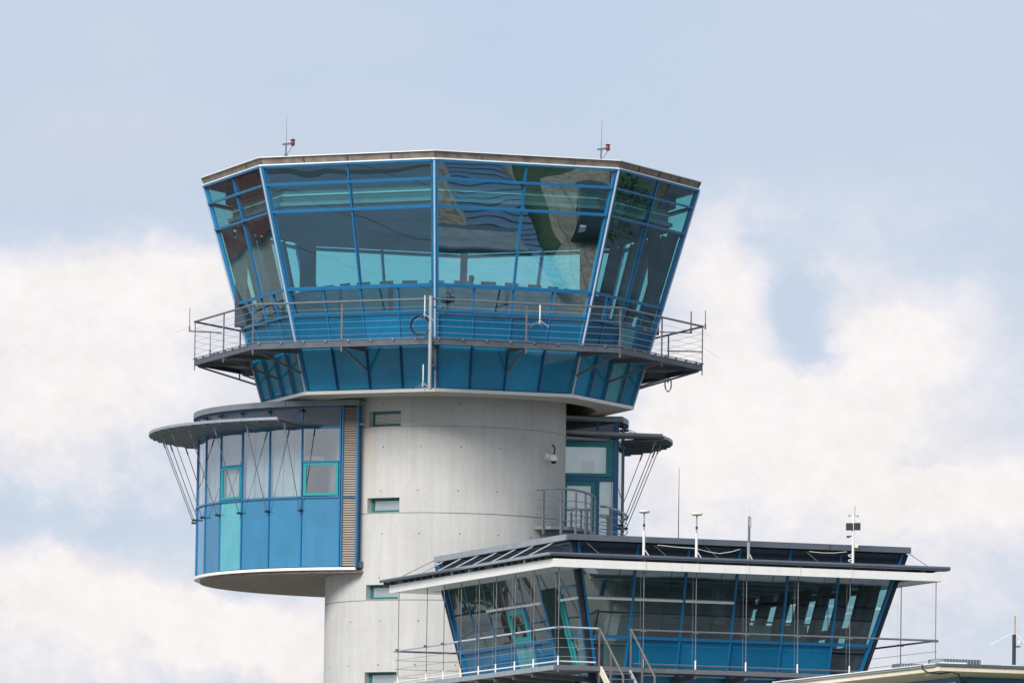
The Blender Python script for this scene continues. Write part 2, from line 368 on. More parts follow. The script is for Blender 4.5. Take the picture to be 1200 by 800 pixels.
for j in range(len(zs2)-1):
    zm = (zs2[j]+zs2[j+1])/2; groove = any(abs(zm-z) < .015 for z in jz)
    for i in range(-NS//2, NS//2):
        hole = [w for w in wins if w[0] <= i < w[1] and w[2]-.004 < zm < w[3]+.004]
        if hole: continue
        if groove:
            sh.f.append((sv(i, j, 3.97), sv(i+1, j, 3.97), sv(i+1, j+1, 3.97), sv(i, j+1, 3.97)))
            sh.f.append((sv(i, j), sv(i+1, j), sv(i+1, j, 3.97), sv(i, j, 3.97)))
            sh.f.append((sv(i, j+1, 3.97), sv(i+1, j+1, 3.97), sv(i+1, j+1), sv(i, j+1)))
        else:
            sh.f.append((sv(i, j), sv(i+1, j), sv(i+1, j+1), sv(i, j+1)))
sh.prism([(3.99*math.sin(ring_ang(i)), -3.99*math.cos(ring_ang(i))) for i in range(NS)], 24.93, 24.95)
def cyl(i, r, z): t = ring_ang(i); return V(r*math.sin(t), -r*math.cos(t), z)
for w in wins:      # reveals
    a, b, z0, z1 = w; r0, r1 = 4.001, 3.72
    for i in range(a, b):
        sh.add([cyl(i, r0, z0), cyl(i+1, r0, z0), cyl(i+1, r1, z0), cyl(i, r1, z0)], [(0, 1, 2, 3)])
        sh.add([cyl(i, r1, z1), cyl(i+1, r1, z1), cyl(i+1, r0, z1), cyl(i, r0, z1)], [(0, 1, 2, 3)])
    sh.add([cyl(a, r0, z0), cyl(a, r1, z0), cyl(a, r1, z1), cyl(a, r0, z1)], [(0, 1, 2, 3)])
    sh.add([cyl(b, r1, z0), cyl(b, r0, z0), cyl(b, r0, z1), cyl(b, r1, z1)], [(0, 1, 2, 3)])
shaft = part('shaft', sh, CONC, tower)
for k, w in enumerate(wins):
    a, b, z0, z1 = w; r = 3.78; c0, c1 = cyl(a, r, z0), cyl(b, r, z0); d = (c1-c0).normalized(); n = V(d.y, -d.x, 0); Lw = (c1-c0).length; h = z1-z0
    fr = MB(); fw_ = .09
    for (s0, s1, h0, h1) in ((0, Lw, 0, fw_), (0, Lw, h-fw_, h), (0, fw_, fw_, h-fw_), (Lw-fw_, Lw, fw_, h-fw_)):
        fr.slab([c0+d*s0+V(0, 0, h0), c0+d*s1+V(0, 0, h0), c0+d*s1+V(0, 0, h1), c0+d*s0+V(0, 0, h1)], .08, n)
    win = part('window', fr, DGREEN, tower)
    bk = MB().slab([c0+d*.03-n*.05+V(0, 0, .03), c0+d*(Lw-.03)-n*.05+V(0, 0, .03), c0+d*(Lw-.03)-n*.05+V(0, 0, h-.03), c0+d*.03-n*.05+V(0, 0, h-.03)], .02, n)
    part('pane', bk, INT if k else DARK, win)
    if k == 0:
        for q in range(8):
            zz = .10+q*.045
            part('louvre_slat', MB().beam(c0+d*.08-n*.01+V(0, 0, zz), c0+d*(Lw-.08)-n*.01+V(0, 0, zz), .035, .012, n*.8+V(0, 0, .6)), WHITE2, win)
    else:
        gz = MB().slab([c0+d*.07-n*.03+V(0, 0, .07), c0+d*(Lw-.07)-n*.03+V(0, 0, .07), c0+d*(Lw-.07)-n*.03+V(0, 0, h-.07), c0+d*.07-n*.03+V(0, 0, h-.07)], .012, n)
        part('glass', gz, DRUMG, win)
# anchor holes left by the shuttering
th = MB()
for lift in range(8):
    for dz in (.75, 2.2):
        z = 23.5-2.883*lift+ (dz if lift else dz) - 0.0
        for q in range(-8, 9):
            t = q*.335+.1+(.02 if dz > 1 else 0)
            if abs(t) > 1.5 or z > 24.5: continue
            if any(ring_ang(w[0])-.05 < t < ring_ang(w[1])+.05 and w[2]-.1 < z < w[3]+.1 for w in wins): continue
            c = V(4.0*math.sin(t), -4.0*math.cos(t), z); n = V(math.sin(t), -math.cos(t), 0)
            th.tube(c-n*.03, c+n*.003, .022+.008*random.random(), 8)
part('anchor_hole', th, paint('plugged_hole', (.12, .11, .10), .9), tower, kind='stuff')

# --- cab cladding and glazing, pane by pane
ROWS = [(24.56, 26.0, 4, 'spandrel_panel', PANEL_L), (26.0, 27.05, 4, 'spandrel_panel', PANEL_U), (27.05, 27.876, 4, 'glass_pane', CABG),
        (27.876, 30.383, 2, 'glass_pane', CABG), (30.383, 31.267, 2, 'glass_pane', CABG), (31.267, 31.86, 2, 'glass_pane', CABG)]
cw = .155/2
for k in range(-4, 4):
    n = fn(k)
    for (z0, z1, nc, nm, mt) in ROWS:
        for c in range(nc):
            e0 = .03/((oc(k, Rz(z0), z0)-oc(k+1, Rz(z0), z0)).length)
            s0, s1 = c/nc+e0, (c+1)/nc-e0
            m_ = TEALP if (nm == 'spandrel_panel' and k == 1 and c == 2) else mt
            p = MB().slab([fp(k, s0, z0+.025, -.01), fp(k, s1, z0+.025, -.01), fp(k, s1, z1-.025, -.01), fp(k, s0, z1-.025, -.01)], .03 if mt is CABG else .06, n)
            part(nm, p, m_, tower, 'turquoise panel among blue ones' if m_ is TEALP else None)
    # vertical mullions
    for c in range(1, 4):
        zt = ZT-.04 if c == 2 else 27.876
        part('mullion', MB().beam(fp(k, c/4, ZB+.03), fp(k, c/4, zt), .055, .16, n, -.055), BLUE, tower)
        part('mullion', MB().beam(fp(k, c/4, ZB+.04), fp(k, c/4, 25.98), .035, .03, n, .062), DBLUE, tower)
    for z, w in ((27.05, .07), (27.876, .10), (30.383, .075), (31.267, .075), (31.86, .07)):
        part('transom', MB().beam(fp(k, .012, z), fp(k, .988, z), .17 if z > 31.5 else .15, w, n.cross(fp(k, 1, z)-fp(k, 0, z)), 0), BLUE, tower)
for k in (2, -3, 1, -2):
    for c, d in ((0, .40), (1, .16), (2, .34), (3, .16), (4, .40)):
        if k in (1, -2) and c != 2: continue
        s = min(max(c/4, .03), .97); d = d*(.5 if k in (1, -2) else 1)
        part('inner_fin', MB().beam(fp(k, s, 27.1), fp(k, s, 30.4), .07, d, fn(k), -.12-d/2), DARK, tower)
for k in range(-4, 4):
    o = (fn(k)+fn(k-1)).normalized()
    part('corner_post', MB().beam(oc(k, Rz(ZB), ZB)+o*-.05, oc(k, Rz(ZT), ZT)+o*-.05, .24, .13, o), BLUE, tower)
    part('corner_tube', MB().tube(oc(k, Rz(ZB), ZB)+o*.035, oc(k, Rz(ZT), ZT-.05)+o*.03, .038, 12), SILVER, tower)
# --- white edge, ring soffit and recess above the shaft
def octpoly(r): return [(oc(k, r, 0).x, oc(k, r, 0).y) for k in range(8)]
def oct_ring(mb, r0, r1, z0, z1):     # closed octagonal ring
    for k in range(8):
        b = [oc(k, r1, z0), oc(k+1, r1, z0), oc(k+1, r0, z0), oc(k, r0, z0)]; t = [p+V(0, 0, z1-z0) for p in b]; mb.hexa(b, t)
    return mb
part('edge_trim', oct_ring(MB(), 5.9, 6.28, 24.45, 24.56), WHITE2, tower)
so = MB(); n_ = 96
for i in range(n_):
    def op(i):
        t = 2*PI*i/n_; d = (t-A0) % (PI/4)-PI/8; r = 6.24*math.cos(PI/8)/math.cos(d); return V(r*math.sin(t), -r*math.cos(t), 24.47), V(5.0*math.sin(t), -5.0*math.cos(t), 24.40)
    a, b = op(i); c, d_ = op(i+1)
    so.hexa([a+V(0, 0, -.03), c+V(0, 0, -.03), d_, b], [a, c, d_+V(0, 0, .55), b+V(0, 0, .55)])
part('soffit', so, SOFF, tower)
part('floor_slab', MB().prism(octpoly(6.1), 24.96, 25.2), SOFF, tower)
part('cab_floor', MB().prism(octpoly(6.8), 26.98, 27.08), FLOORM, tower)
part('cab_core_wall', MB().lathe((0, 0, 25.2), [(5.6, 0), (6.2, 1.78)], 32), DARK, tower)
# --- interior ceiling
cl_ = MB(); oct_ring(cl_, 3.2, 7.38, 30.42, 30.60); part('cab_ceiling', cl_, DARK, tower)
part('ceiling_tray', MB().prism(octpoly(3.25), 30.55, 30.65), CEIL, tower)
part('ceiling_beam', oct_ring(MB(), 7.36, 7.5, 30.62, 30.74), CEIL, tower)
part('bulkhead', oct_ring(MB(), 7.30, 7.35, 30.62, 31.28), paint('bulkhead_panel', (.17, .22, .235), .7, 0, .1), tower)
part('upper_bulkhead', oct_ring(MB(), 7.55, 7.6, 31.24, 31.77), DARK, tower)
part('bulkhead_rail', oct_ring(MB(), 7.36, 7.40, 30.95, 31.0), WHITE2, tower)
part('lighting_trough', oct_ring(MB(), 7.40, 7.5, 31.2, 31.235), INT, tower)
for s, (x, y) in enumerate(((-4.85, 5.2), (4.75, 5.2), (-7.0, .3), (6.9, .8))):
    part('pillar', MB().box((x, y, 28.8), (.55 if s < 2 else .4, .4, 3.4)), SLATE if s < 2 else DARK, tower)
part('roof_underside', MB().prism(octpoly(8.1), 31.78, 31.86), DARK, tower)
# --- roof
rf = MB()
for k in range(8):
    rf.hexa([oc(k, 8.30, 31.92), oc(k+1, 8.30, 31.92), oc(k+1, 7.9, 31.92), oc(k, 7.9, 31.92)], [oc(k, 8.40, 32.12), oc(k+1, 8.40, 32.12), oc(k+1, 7.9, 32.12), oc(k, 7.9, 32.12)])
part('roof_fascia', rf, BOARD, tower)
for k in range(-4, 4):
    for s in (0, .25, .5, .75):
        q0 = oc(k, 8.325, 31.925).lerp(oc(k+1, 8.325, 31.925), s); q1 = oc(k, 8.425, 32.12).lerp(oc(k+1, 8.425, 32.12), s)
        part('fascia_bracket', MB().beam(q0, q1, .05, .05, V(q0.x, q0.y, 0)), RSTEEL, tower)
part('roof_gutter', oct_ring(MB(), 8.2, 8.41, 31.865, 31.915), WHITE2, tower)
part('roof_edge', oct_ring(MB(), 8.2, 8.47, 32.135, 32.16), WHITE2, tower)
part('roof', MB().prism(octpoly(8.25), 31.93, 32.14), ROOFG, tower)

# --- gallery around the cab
RG, ZD = 8.57, 25.98
gal = part('gallery', oct_ring(MB(), RG-.07, RG, ZD-.19, ZD), paint('gallery_edge_steel', (.085, .10, .125), .5, .15, .25, 3, grime=.3), tower)
def gp(k, s, r, z): return oc(k, r, z).lerp(oc(k+1, r, z), s)
for k in range(-4, 4):
    for h in range(2):
        s0, s1 = h/2+.004, (h+1)/2-.004
        ri = Rz(ZD)+.06
        b = [gp(k, s0, RG-.08, ZD-.05), gp(k, s1, RG-.08, ZD-.05), gp(k, s1, ri, ZD-.05), gp(k, s0, ri, ZD-.05)]
        part('deck_panel', MB().hexa(b, [p+V(0, 0, .04) for p in b]), DSTEEL, gal)
    for s in [i/8 for i in range(8)]:
        pt = gp(k, s+.04, RG+.015, ZD+.01); o = fn(k); o.z = 0; o.normalize()
        part('deck_clamp', MB().box(pt, (.07, .06, .10), (V(-o.y, o.x, 0), o, V(0, 0, 1))), STEEL, gal)
    # posts, brackets
    for s in (0, .5):
        pt = gp(k, s, RG-.02, 0); o = V(pt.x, pt.y, 0).normalized() if s == 0 else V(fn(k).x, fn(k).y, 0).normalized()
        pm = RSTEEL if (k, s) in ((-1, .5), (1, .5), (1, 0), (2, 0)) else STEEL
        part('railing_post', MB().beam((pt.x, pt.y, ZD-.35), (pt.x, pt.y, ZD+1.27), .055, .035, o), pm, gal)
        pi = gp(k, s, Rz(ZD)-.0, 0)
        part('bracket', MB().beam((pt.x-o.x*.05, pt.y-o.y*.05, ZD-.13), (pi.x, pi.y, ZD-.13), .07, .14), DSTEEL, gal)
        zl = 25.15; pl = gp(k, s, Rz(zl)+.03, zl)
        part('strut', MB().beam((pt.x-o.x*.12, pt.y-o.y*.12, ZD-.22), pl, .06, .06), RSTEEL if k in (-2, -3) else DSTEEL, gal)
part('handrail', MB().path([oc(k, RG, ZD+1.29) for k in range(9)], .035, 8), STEEL, gal)
for h in (.20, .41, .62, .83, 1.05):
    part('railing_wire', MB().path([oc(k, RG, ZD+h) for k in range(9)], .0055, 5), WIRE, gal)
part('toe_pipe', MB().path([oc(k, RG+.03, ZD+.035) for k in range(9)], .018, 6), STEEL, gal)

# --- round wing at the back
DX, DY, DR = -1.22, 4.7, 7.26
def dp(th, r, z): t = R_(th); return V(DX-r*math.sin(t), DY-r*math.cos(t), z)
def arc_slab(mb, t0, t1, r0, r1, z0, z1, step=3.5):
    m_ = max(1, int(math.ceil((t1-t0)/step)))
    for i in range(m_):
        a, b = t0+(t1-t0)*i/m_, t0+(t1-t0)*(i+1)/m_
        bt = [dp(b, r1, z0), dp(a, r1, z0), dp(a, r0, z0), dp(b, r0, z0)]
        mb.hexa(bt, [p+V(0, 0, z1-z0) for p in bt])
    return mb
angs = [18.5, 29.5]+[29.5+10.5*k for k in range(1, 24)]+[286.0]
wing = part('round_wing', arc_slab(MB(), 13.9, 286, 7.0, 7.30, 18.81, 18.90), WHITE2, tower)
pts = [(dp(t, 7.1, 0).x, dp(t, 7.22, 0).y) for t in [286-(286-14.0)*i/90 for i in range(91)]]
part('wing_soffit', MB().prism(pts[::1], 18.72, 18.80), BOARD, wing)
part('wing_roof', MB().prism(pts, 24.30, 24.40), ROOFG, wing)
part('wing_floor', MB().prism([(p[0]*.995, p[1]*.995) for p in pts], 18.90, 19.1), FLOORM, wing)
part('wing_ceiling', MB().prism([(p[0]*.99, p[1]*.99) for p in pts], 23.62, 23.70), CEIL, wing)
for i in range(26):
    a = 13.2+(286.4-13.2)*i/26; b = 13.2+(286.4-13.2)*(i+1)/26-.12
    part('roof_fascia', arc_slab(MB(), a, b, 7.0, 7.42, 24.27, 24.46, 3), WZINC, wing)
for i in range(len(angs)-1):
    a, b = angs[i], angs[i+1]; pa, pb = dp(a, DR, 0), dp(b, DR, 0); nn = ((pa+pb)/2-V(DX, DY, 0)); nn.z = 0; nn.normalize()
    def q(s, z, o=0.0): p = pb.lerp(pa, s); return V(p.x, p.y, z)+nn*o
    def pan(z0, z1, nm, mt, s0=.025, s1=.975, o=0.0, th_=.05, lab=None):
        return part(nm, MB().slab([q(s0, z0, o), q(s1, z0, o), q(s1, z1, o), q(s0, z1, o)], th_, nn), mt, wing, lab)
    pan(18.93, 21.20, 'spandrel_panel', TEALP if i == 3 else PANEL_D, lab='turquoise panel below the small opening window' if i == 3 else None)
    pan(23.60, 24.24, 'clerestory_panel', DBAND)
    z0 = 21.27
    if i in (0, 3):
        zt = 22.42
        f = MB()
        for (s0, s1, a0, a1) in ((.04, .96, 21.29, 21.38), (.04, .96, zt-.11, zt-.02), (.04, .12, 21.38, zt-.11), (.88, .96, 21.38, zt-.11)):
            f.slab([q(s0, a0, .03), q(s1, a0, .03), q(s1, a1, .03), q(s0, a1, .03)], .08, nn)
        w_ = part('window_sash', f, GREEN, wing, 'sea green frame of an opening window')
        part('glass_pane', MB().slab([q(.11, 21.37), q(.89, 21.37), q(.89, zt-.10), q(.11, zt-.10)], .02, nn), DRUMG, w_)
        part('transom', MB().beam(q(.01, zt), q(.99, zt), .12, .05, (0, 0, 1), 0), BLUE, wing)
        z0 = zt+.03
    pan(z0, 23.52, 'glass_pane', DRUMG, th_=.02)
    part('transom', MB().beam(q(.01, 21.235), q(.99, 21.235), .12, .055, (0, 0, 1), 0), BLUE, wing)
    part('transom', MB().beam(q(.01, 23.56), q(.99, 23.56), .12, .055, (0, 0, 1), 0), BLUE, wing)
    part('transom', MB().beam(q(.01, 24.25), q(.99, 24.25), .12, .04, (0, 0, 1), 0), BLUE, wing)
    part('mullion', MB().beam((pa.x, pa.y, 18.91), (pa.x, pa.y, 24.27), .05, .12, V(pa.x-DX, pa.y-DY, 0), -.03), BLUE, wing)
    # vertical blind behind the glass, folded
    cb = MB(); nf = 3
    for j in range(nf):
        s0, s1 = j/nf, (j+1)/nf
        op_ = random.choice((.0, .01, .02))
        cb.slab([q(s0, 21.3, -.16-op_), q(s1, 21.3, -.16+op_*.4), q(s1, 23.5, -.16+op_*.4), q(s0, 23.5, -.16-op_)], .006, nn)
    if i != 0: part('pane_backing', cb, CURT, wing)
# louvre strip beside the shaft
t0, t1 = 13.9, 17.7
part('louvre_frame', arc_slab(MB(), t0-.35, t0+.15, 6.95, 7.32, 18.91, 24.27), BLUE, wing)
part('louvre_frame', arc_slab(MB(), t1-.10, t1+.28, 6.95, 7.32, 18.91, 24.27), BLUE, wing)
part('louvre_frame', arc_slab(MB(), t1+.28, 18.5, 6.95, 7.20, 18.91, 24.27), DBLUE, wing)
part('louvre_backing', arc_slab(MB(), t0+.15, t1-.10, 6.9, 7.16, 18.91, 24.27), BLACK, wing)
LOUV = paint('tan_louvre_metal', (.33, .275, .235), .5, .1, .08)
zz = 18.98
while zz < 24.2:
    a, b = dp(t0+.15, 7.26, zz), dp(t1-.10, 7.26, zz); o = (a-V(DX, DY, a.z)).normalized()
    part('louvre_slat', MB().beam(a, b, .066, .012, V(0, 0, 1)*.55+o*.8), LOUV, wing); zz += .080
part('louvre_crossbar', arc_slab(MB(), t0, t1, 7.2, 7.31, 21.20, 21.24), BLUE, wing)
# flat wall with balcony door on the right
YW = 2.7; XC = 5.80
def fr_(x0, x1, z0, z1, d=.12, y=YW): return MB().hexa([V(x0, y, z0), V(x1, y, z0), V(x1, y+d, z0), V(x0, y+d, z0)], [V(x0, y, z1), V(x1, y, z1), V(x1, y+d, z1), V(x0, y+d, z1)])
part('corner_post', fr_(XC-.15, XC, 18.91, 24.27, .3, YW-.03), BLUE, wing)
part('clerestory_panel', fr_(3.1, XC-.16, 23.86, 24.25, .05), DBAND, wing)
part('clerestory_panel', fr_(3.1, XC-.16, 23.60, 23.84, .05, YW+.03), DBAND, wing)
part('mullion', fr_(5.06, 5.14, 23.62, 24.26, .14, YW-.04), BLUE, wing)
part('roof_fascia', fr_(2.9, XC+.16, 24.27, 24.46, .3, YW-.16), ZINC, wing)
part('wall_panel', fr_(3.05, XC-.16, 18.91, 20.30, .1), PANEL_D, wing)
bw = MB()
for x0, x1, z0, z1 in ((3.05, XC-.16, 23.42, 23.60), (5.40, XC-.16, 22.53, 23.42), (3.05, XC-.16, 22.42, 22.53)):
    bw.v += []; h = fr_(x0, x1, z0, z1, .1); bw.add(h.v, h.f)
part('window_frame', bw, GREEN, wing, 'sea green frame above the balcony door')
part('transom', fr_(3.05, XC-.16, 22.26, 22.40, .14, YW-.02), BLUE, wing)
part('glass_pane', fr_(3.05, 5.40, 22.53, 23.42, .02, YW+.05), DRUMG, wing)
df_ = MB()
for x0, x1, z0, z1 in ((3.9, 5.10, 22.10, 22.25), (4.02, 4.10, 20.3, 22.10), (4.90, 5.10, 20.3, 22.10), (4.10, 4.90, 20.3, 20.5)):
    h = fr_(x0, x1, z0, z1, .1); df_.add(h.v, h.f)
dr = part('balcony_door', df_, GREEN, wing, 'sea green glazed balcony door')
part('glass_pane', fr_(4.10, 4.90, 20.5, 22.10, .02, YW+.05), DRUMG, dr)
part('door_handle', MB().beam((4.86, YW-.06, 21.2), (4.86, YW-.06, 21.4), .03, .03), SILVER, dr)
part('mullion', fr_(5.11, 5.19, 20.3, 22.26, .16, YW-.04), BLUE, wing)
part('glass_pane', fr_(5.19, XC-.16, 20.35, 22.24, .02, YW+.05), DRUMG, wing)
part('pane_backing', fr_(3.05, XC-.2, 20.3, 23.5, .02, YW+.12), paint('pale_green_sky_tone', (.60, .76, .68), .8), wing)  # pale sheet whose colour stands in for sky light seen through the glass
part('inner_cabinet', fr_(4.6, 5.0, 22.54, 22.95, .02, YW+.08), INT, wing)

# sunshades: radial sheets round the wing
def sunshade(t0, t1, tip=None):
    n2 = max(1, round((t1-t0)/5.25)); first = None
    sh_ = part('sunshade', arc_slab(MB(), t0, t1, 8.86, 8.93, 23.70, 23.79, 2.6), ZINC, wing)
    for i in range(n2):
        a, b = t0+(t1-t0)*i/n2, t0+(t1-t0)*(i+1)/n2
        A_, B_, C_, D_ = dp(a, 7.30, 23.62), dp(a, 8.88, 23.72), dp(b+.25, 8.88, 23.66), dp(b+.25, 7.30, 23.56)
        s = MB().hexa([A_, B_, C_, D_], [p+V(0, 0, .02) for p in (A_, B_, C_, D_)])
        part('shade_sheet', s, SLATE, sh_)
        part('shade_rib', MB().beam(dp(a, 7.26, 23.60), dp(a, 8.90, 23.70), .05, .09), DSTEEL, sh_)
    return sh_
sl = sunshade(29.5, 145)
ctri = [dp(29.3, 8.92, 23.70), dp(29.3, 7.3, 23.60), dp(23.6, 7.26, 23.60)]
part('shade_sheet', MB().add([*ctri, *[p+V(0, 0, .05) for p in ctri]], [(0, 1, 2), (5, 4, 3), (0, 2, 5, 3), (2, 1, 4, 5), (1, 0, 3, 4)]), SLATE, sl)
sr = sunshade(228, 286.5)
fs_ = MB(); b = [V(3.7, 2.15, 23.78), V(7.30, 2.15, 23.70), V(7.0, 2.72, 23.70), V(3.7, 2.68, 23.70)]
fs_.hexa(b, [p+V(0, 0, .10) for p in b]); part('shade_sheet', fs_, SLATE, sr)
part('shade_edge', MB().beam((3.7, 2.13, 23.88), (7.3, 2.13, 23.80), .10, .05, (0, 1, 0)), ZINC, sr)
b = [V(7.28, 2.14, 23.69), V(7.70, 4.6, 23.69), V(6.1, 4.6, 23.62), V(5.9, 2.7, 23.62)]
part('shade_sheet', MB().hexa(b, [p+V(0, 0, .04) for p in b]), SLATE, sr)
def rod(t, par):
    part('tie_rod', MB().tube(dp(t, 7.38, 20.80), dp(t, 8.52, 23.70), .014, 6), DSTEEL, par)
    part('rod_end', MB().tube(dp(t, 8.39, 23.36), dp(t, 8.52, 23.70), .028, 6), ZINC, par)
    part('rod_foot', MB().beam(dp(t, 7.26, 20.80), dp(t, 7.44, 20.80), .09, .07), BLACK, par)
    part('upper_tie', MB().tube(dp(t, 7.34, 24.16), dp(t, 8.2, 23.76), .012, 6), DSTEEL, par)
    part('rod_foot', MB().beam(dp(t, 7.26, 24.14), dp(t, 7.42, 24.14), .10, .07), BLACK, par)
for t in angs[1:12]: rod(t, sl)
for t in angs[-6:]: rod(t if t < 285 else 283, sr)
part('drain_pipe', MB().tube(V(5.98, 3.6, 18.9), V(5.98, 3.6, 24.3), .035, 8), STEEL, wing)
part('side_closure', MB().hexa([dp(13.6, 7.28, 18.91), dp(13.6, 6.9, 18.91), dp(13.9, 6.9, 18.91), dp(13.9, 7.28, 18.91)], [dp(13.6, 7.28, 24.27), dp(13.6, 6.9, 24.27), dp(13.9, 6.9, 24.27), dp(13.9, 7.28, 24.27)]), DBLUE, wing)
wing.location = (0, -.8, -.06)
# --- balcony and curved stair at the right
BSTEEL = paint('dull_balcony_steel', (.19, .21, .245), .5, .2, .15, 4)
bal = part('balcony', MB().prism([(2.95, -2.72), (3.5, -2.95), (4.05, -2.75), (4.55, -2.1), (4.85, -1.2), (5.0, -.2), (5.05, 2.65), (3.0, 2.65), (3.9, .3)], 20.22, 20.32), BSTEEL, tower)
part('slab_edge', MB().prism([(3.2, -2.5), (4.0, -2.4), (4.5, -1.8), (4.8, -.2), (4.9, 2.6), (3.1, 2.6), (3.95, .3)], 19.98, 20.21), DSTEEL, bal)
arc = [V(3.02, -2.85, 21.53), V(3.45, -3.02, 21.56), V(3.9, -2.95, 21.57), V(4.3, -2.6, 21.55), V(4.62, -2.1, 21.52), V(4.85, -1.4, 21.5), V(5.0, -.7, 21.46)]
part('handrail', MB().path(arc, .04, 8), BSTEEL, bal)
for z in (21.18, 20.95, 20.72, 20.5):
    part('railing_bar', MB().path([V(p.x, p.y, z) for p in arc], .014, 6), BSTEEL, bal)
for x, y in ((3.25, -2.92), (3.84, -2.94), (4.33, -2.55), (4.66, -2.02), (4.86, -1.4), (5.0, -.7), (5.05, .6)):
    part('railing_post', MB().beam((x, y, 20.05), (x, y, 21.48), .10, .035, (x, y, 0)), BSTEEL, bal)
stair = part('curved_stair', MB().tube((5.55, -.1, 17.5), (5.55, -.1, 21.2), .06, 10), BSTEEL, tower)
for i in range(12):
    t = R_(150-i*26); z = 20.15-i*.19; c = V(5.55, -.1, z); a = V(math.cos(t), math.sin(t), 0); b2 = V(math.cos(t+.42), math.sin(t+.42), 0)
    part('tread', MB().hexa([c+a*.05, c+a*.62, c+b2*.62, c+b2*.05], [p+V(0, 0, .035) for p in (c+a*.05, c+a*.62, c+b2*.62, c+b2*.05)]), BSTEEL, stair)
SR = [(5.2, -0.2, 21.2), (5.43, -0.45, 21.16), (5.71, -0.5, 21.07), (5.97, -0.3, 20.97), (6.13, 0.1, 20.89), (6.08, 0.6, 20.84), (5.89, 0.9, 20.79)]
for dz, w in ((0, .04), (-.28, .015), (-.52, .015), (-.76, .015)):
    part('stair_rail', MB().path([V(x, y, z+dz) for x, y, z in SR], w, 6), ZINC if w > .02 else BSTEEL, stair)
part('railing_post', MB().beam((5.37, -.72, 19.2), (5.37, -.72, 21.0), .06, .03), BSTEEL, stair)

# ================================================================== THE LOW CONTROL BUILDING
C0 = V(3.30, -26.0, 0); BU = V(.943, .334, 0).normalized(); BV = V(-.334, .943, 0).normalized()
def B(s, t, z): return C0+BU*s+BV*t+V(0, 0, z)
low = root('control_building', C0, 'low building with outward leaning blue glass walls and a white canopy band', 'building')
ZS, ZG, SLP = 17.53, 14.60, .2633
U0, U1, V0, V1 = 1.195, 11.75, 1.195, 13.40
def LR(z): d = (ZS-z)*SLP; return U0+d, U1-d, V0+d, V1-d*.25
def wall(side, s, z, out=0.0):
    u0, u1, v0, v1 = LR(z)
    if side == 'front': return B(s, v0, z)+NF['front']*out
    if side == 'left': return B(u0, s, z)+NF['left']*out
    if side == 'right': return B(u1, s, z)+NF['right']*out
    return B(s, v1, z)+NF['back']*out
ca = 1/math.sqrt(1+SLP**2)
NF = {'front': (-BV+V(0, 0, -SLP)).normalized(), 'left': (-BU+V(0, 0, -SLP)).normalized(), 'right': (BU+V(0, 0, -SLP)).normalized(), 'back': (BV+V(0, 0, -SLP*.25)).normalized()}
fr_m = [3.10, 4.775, 6.45, 8.12, 9.80]
lf_m = [3.12, 4.80, 6.47, 8.13, 9.78, 11.43, 12.95]
ZTR, ZTW = 15.50, 16.66       # blue transom, white transom
def ends(side, z, j, ms):
    u0, u1, v0, v1 = LR(z); lo, hi = (u0, u1) if side in ('front', 'back') else (v0, v1)
    e = [lo+.06]+ms+[hi-.06]; return e[j], e[j+1]
def lpanel(side, j, ms, z0, z1, nm, mt, g=.035, th=.03, out=-.01, lab=None, par=None):
    a0, a1 = ends(side, z0, j, ms); b0, b1 = ends(side, z1, j, ms)
    g0 = g
    P_ = [wall(side, a0+g0, z0, out), wall(side, a1-g0, z0, out), wall(side, b1-g0, z1, out), wall(side, b0+g0, z1, out)]
    if side in ('left', 'back'): P_ = [P_[1], P_[0], P_[3], P_[2]]
    return part(nm, MB().slab(P_, th, NF[side]), mt, par or low, lab)
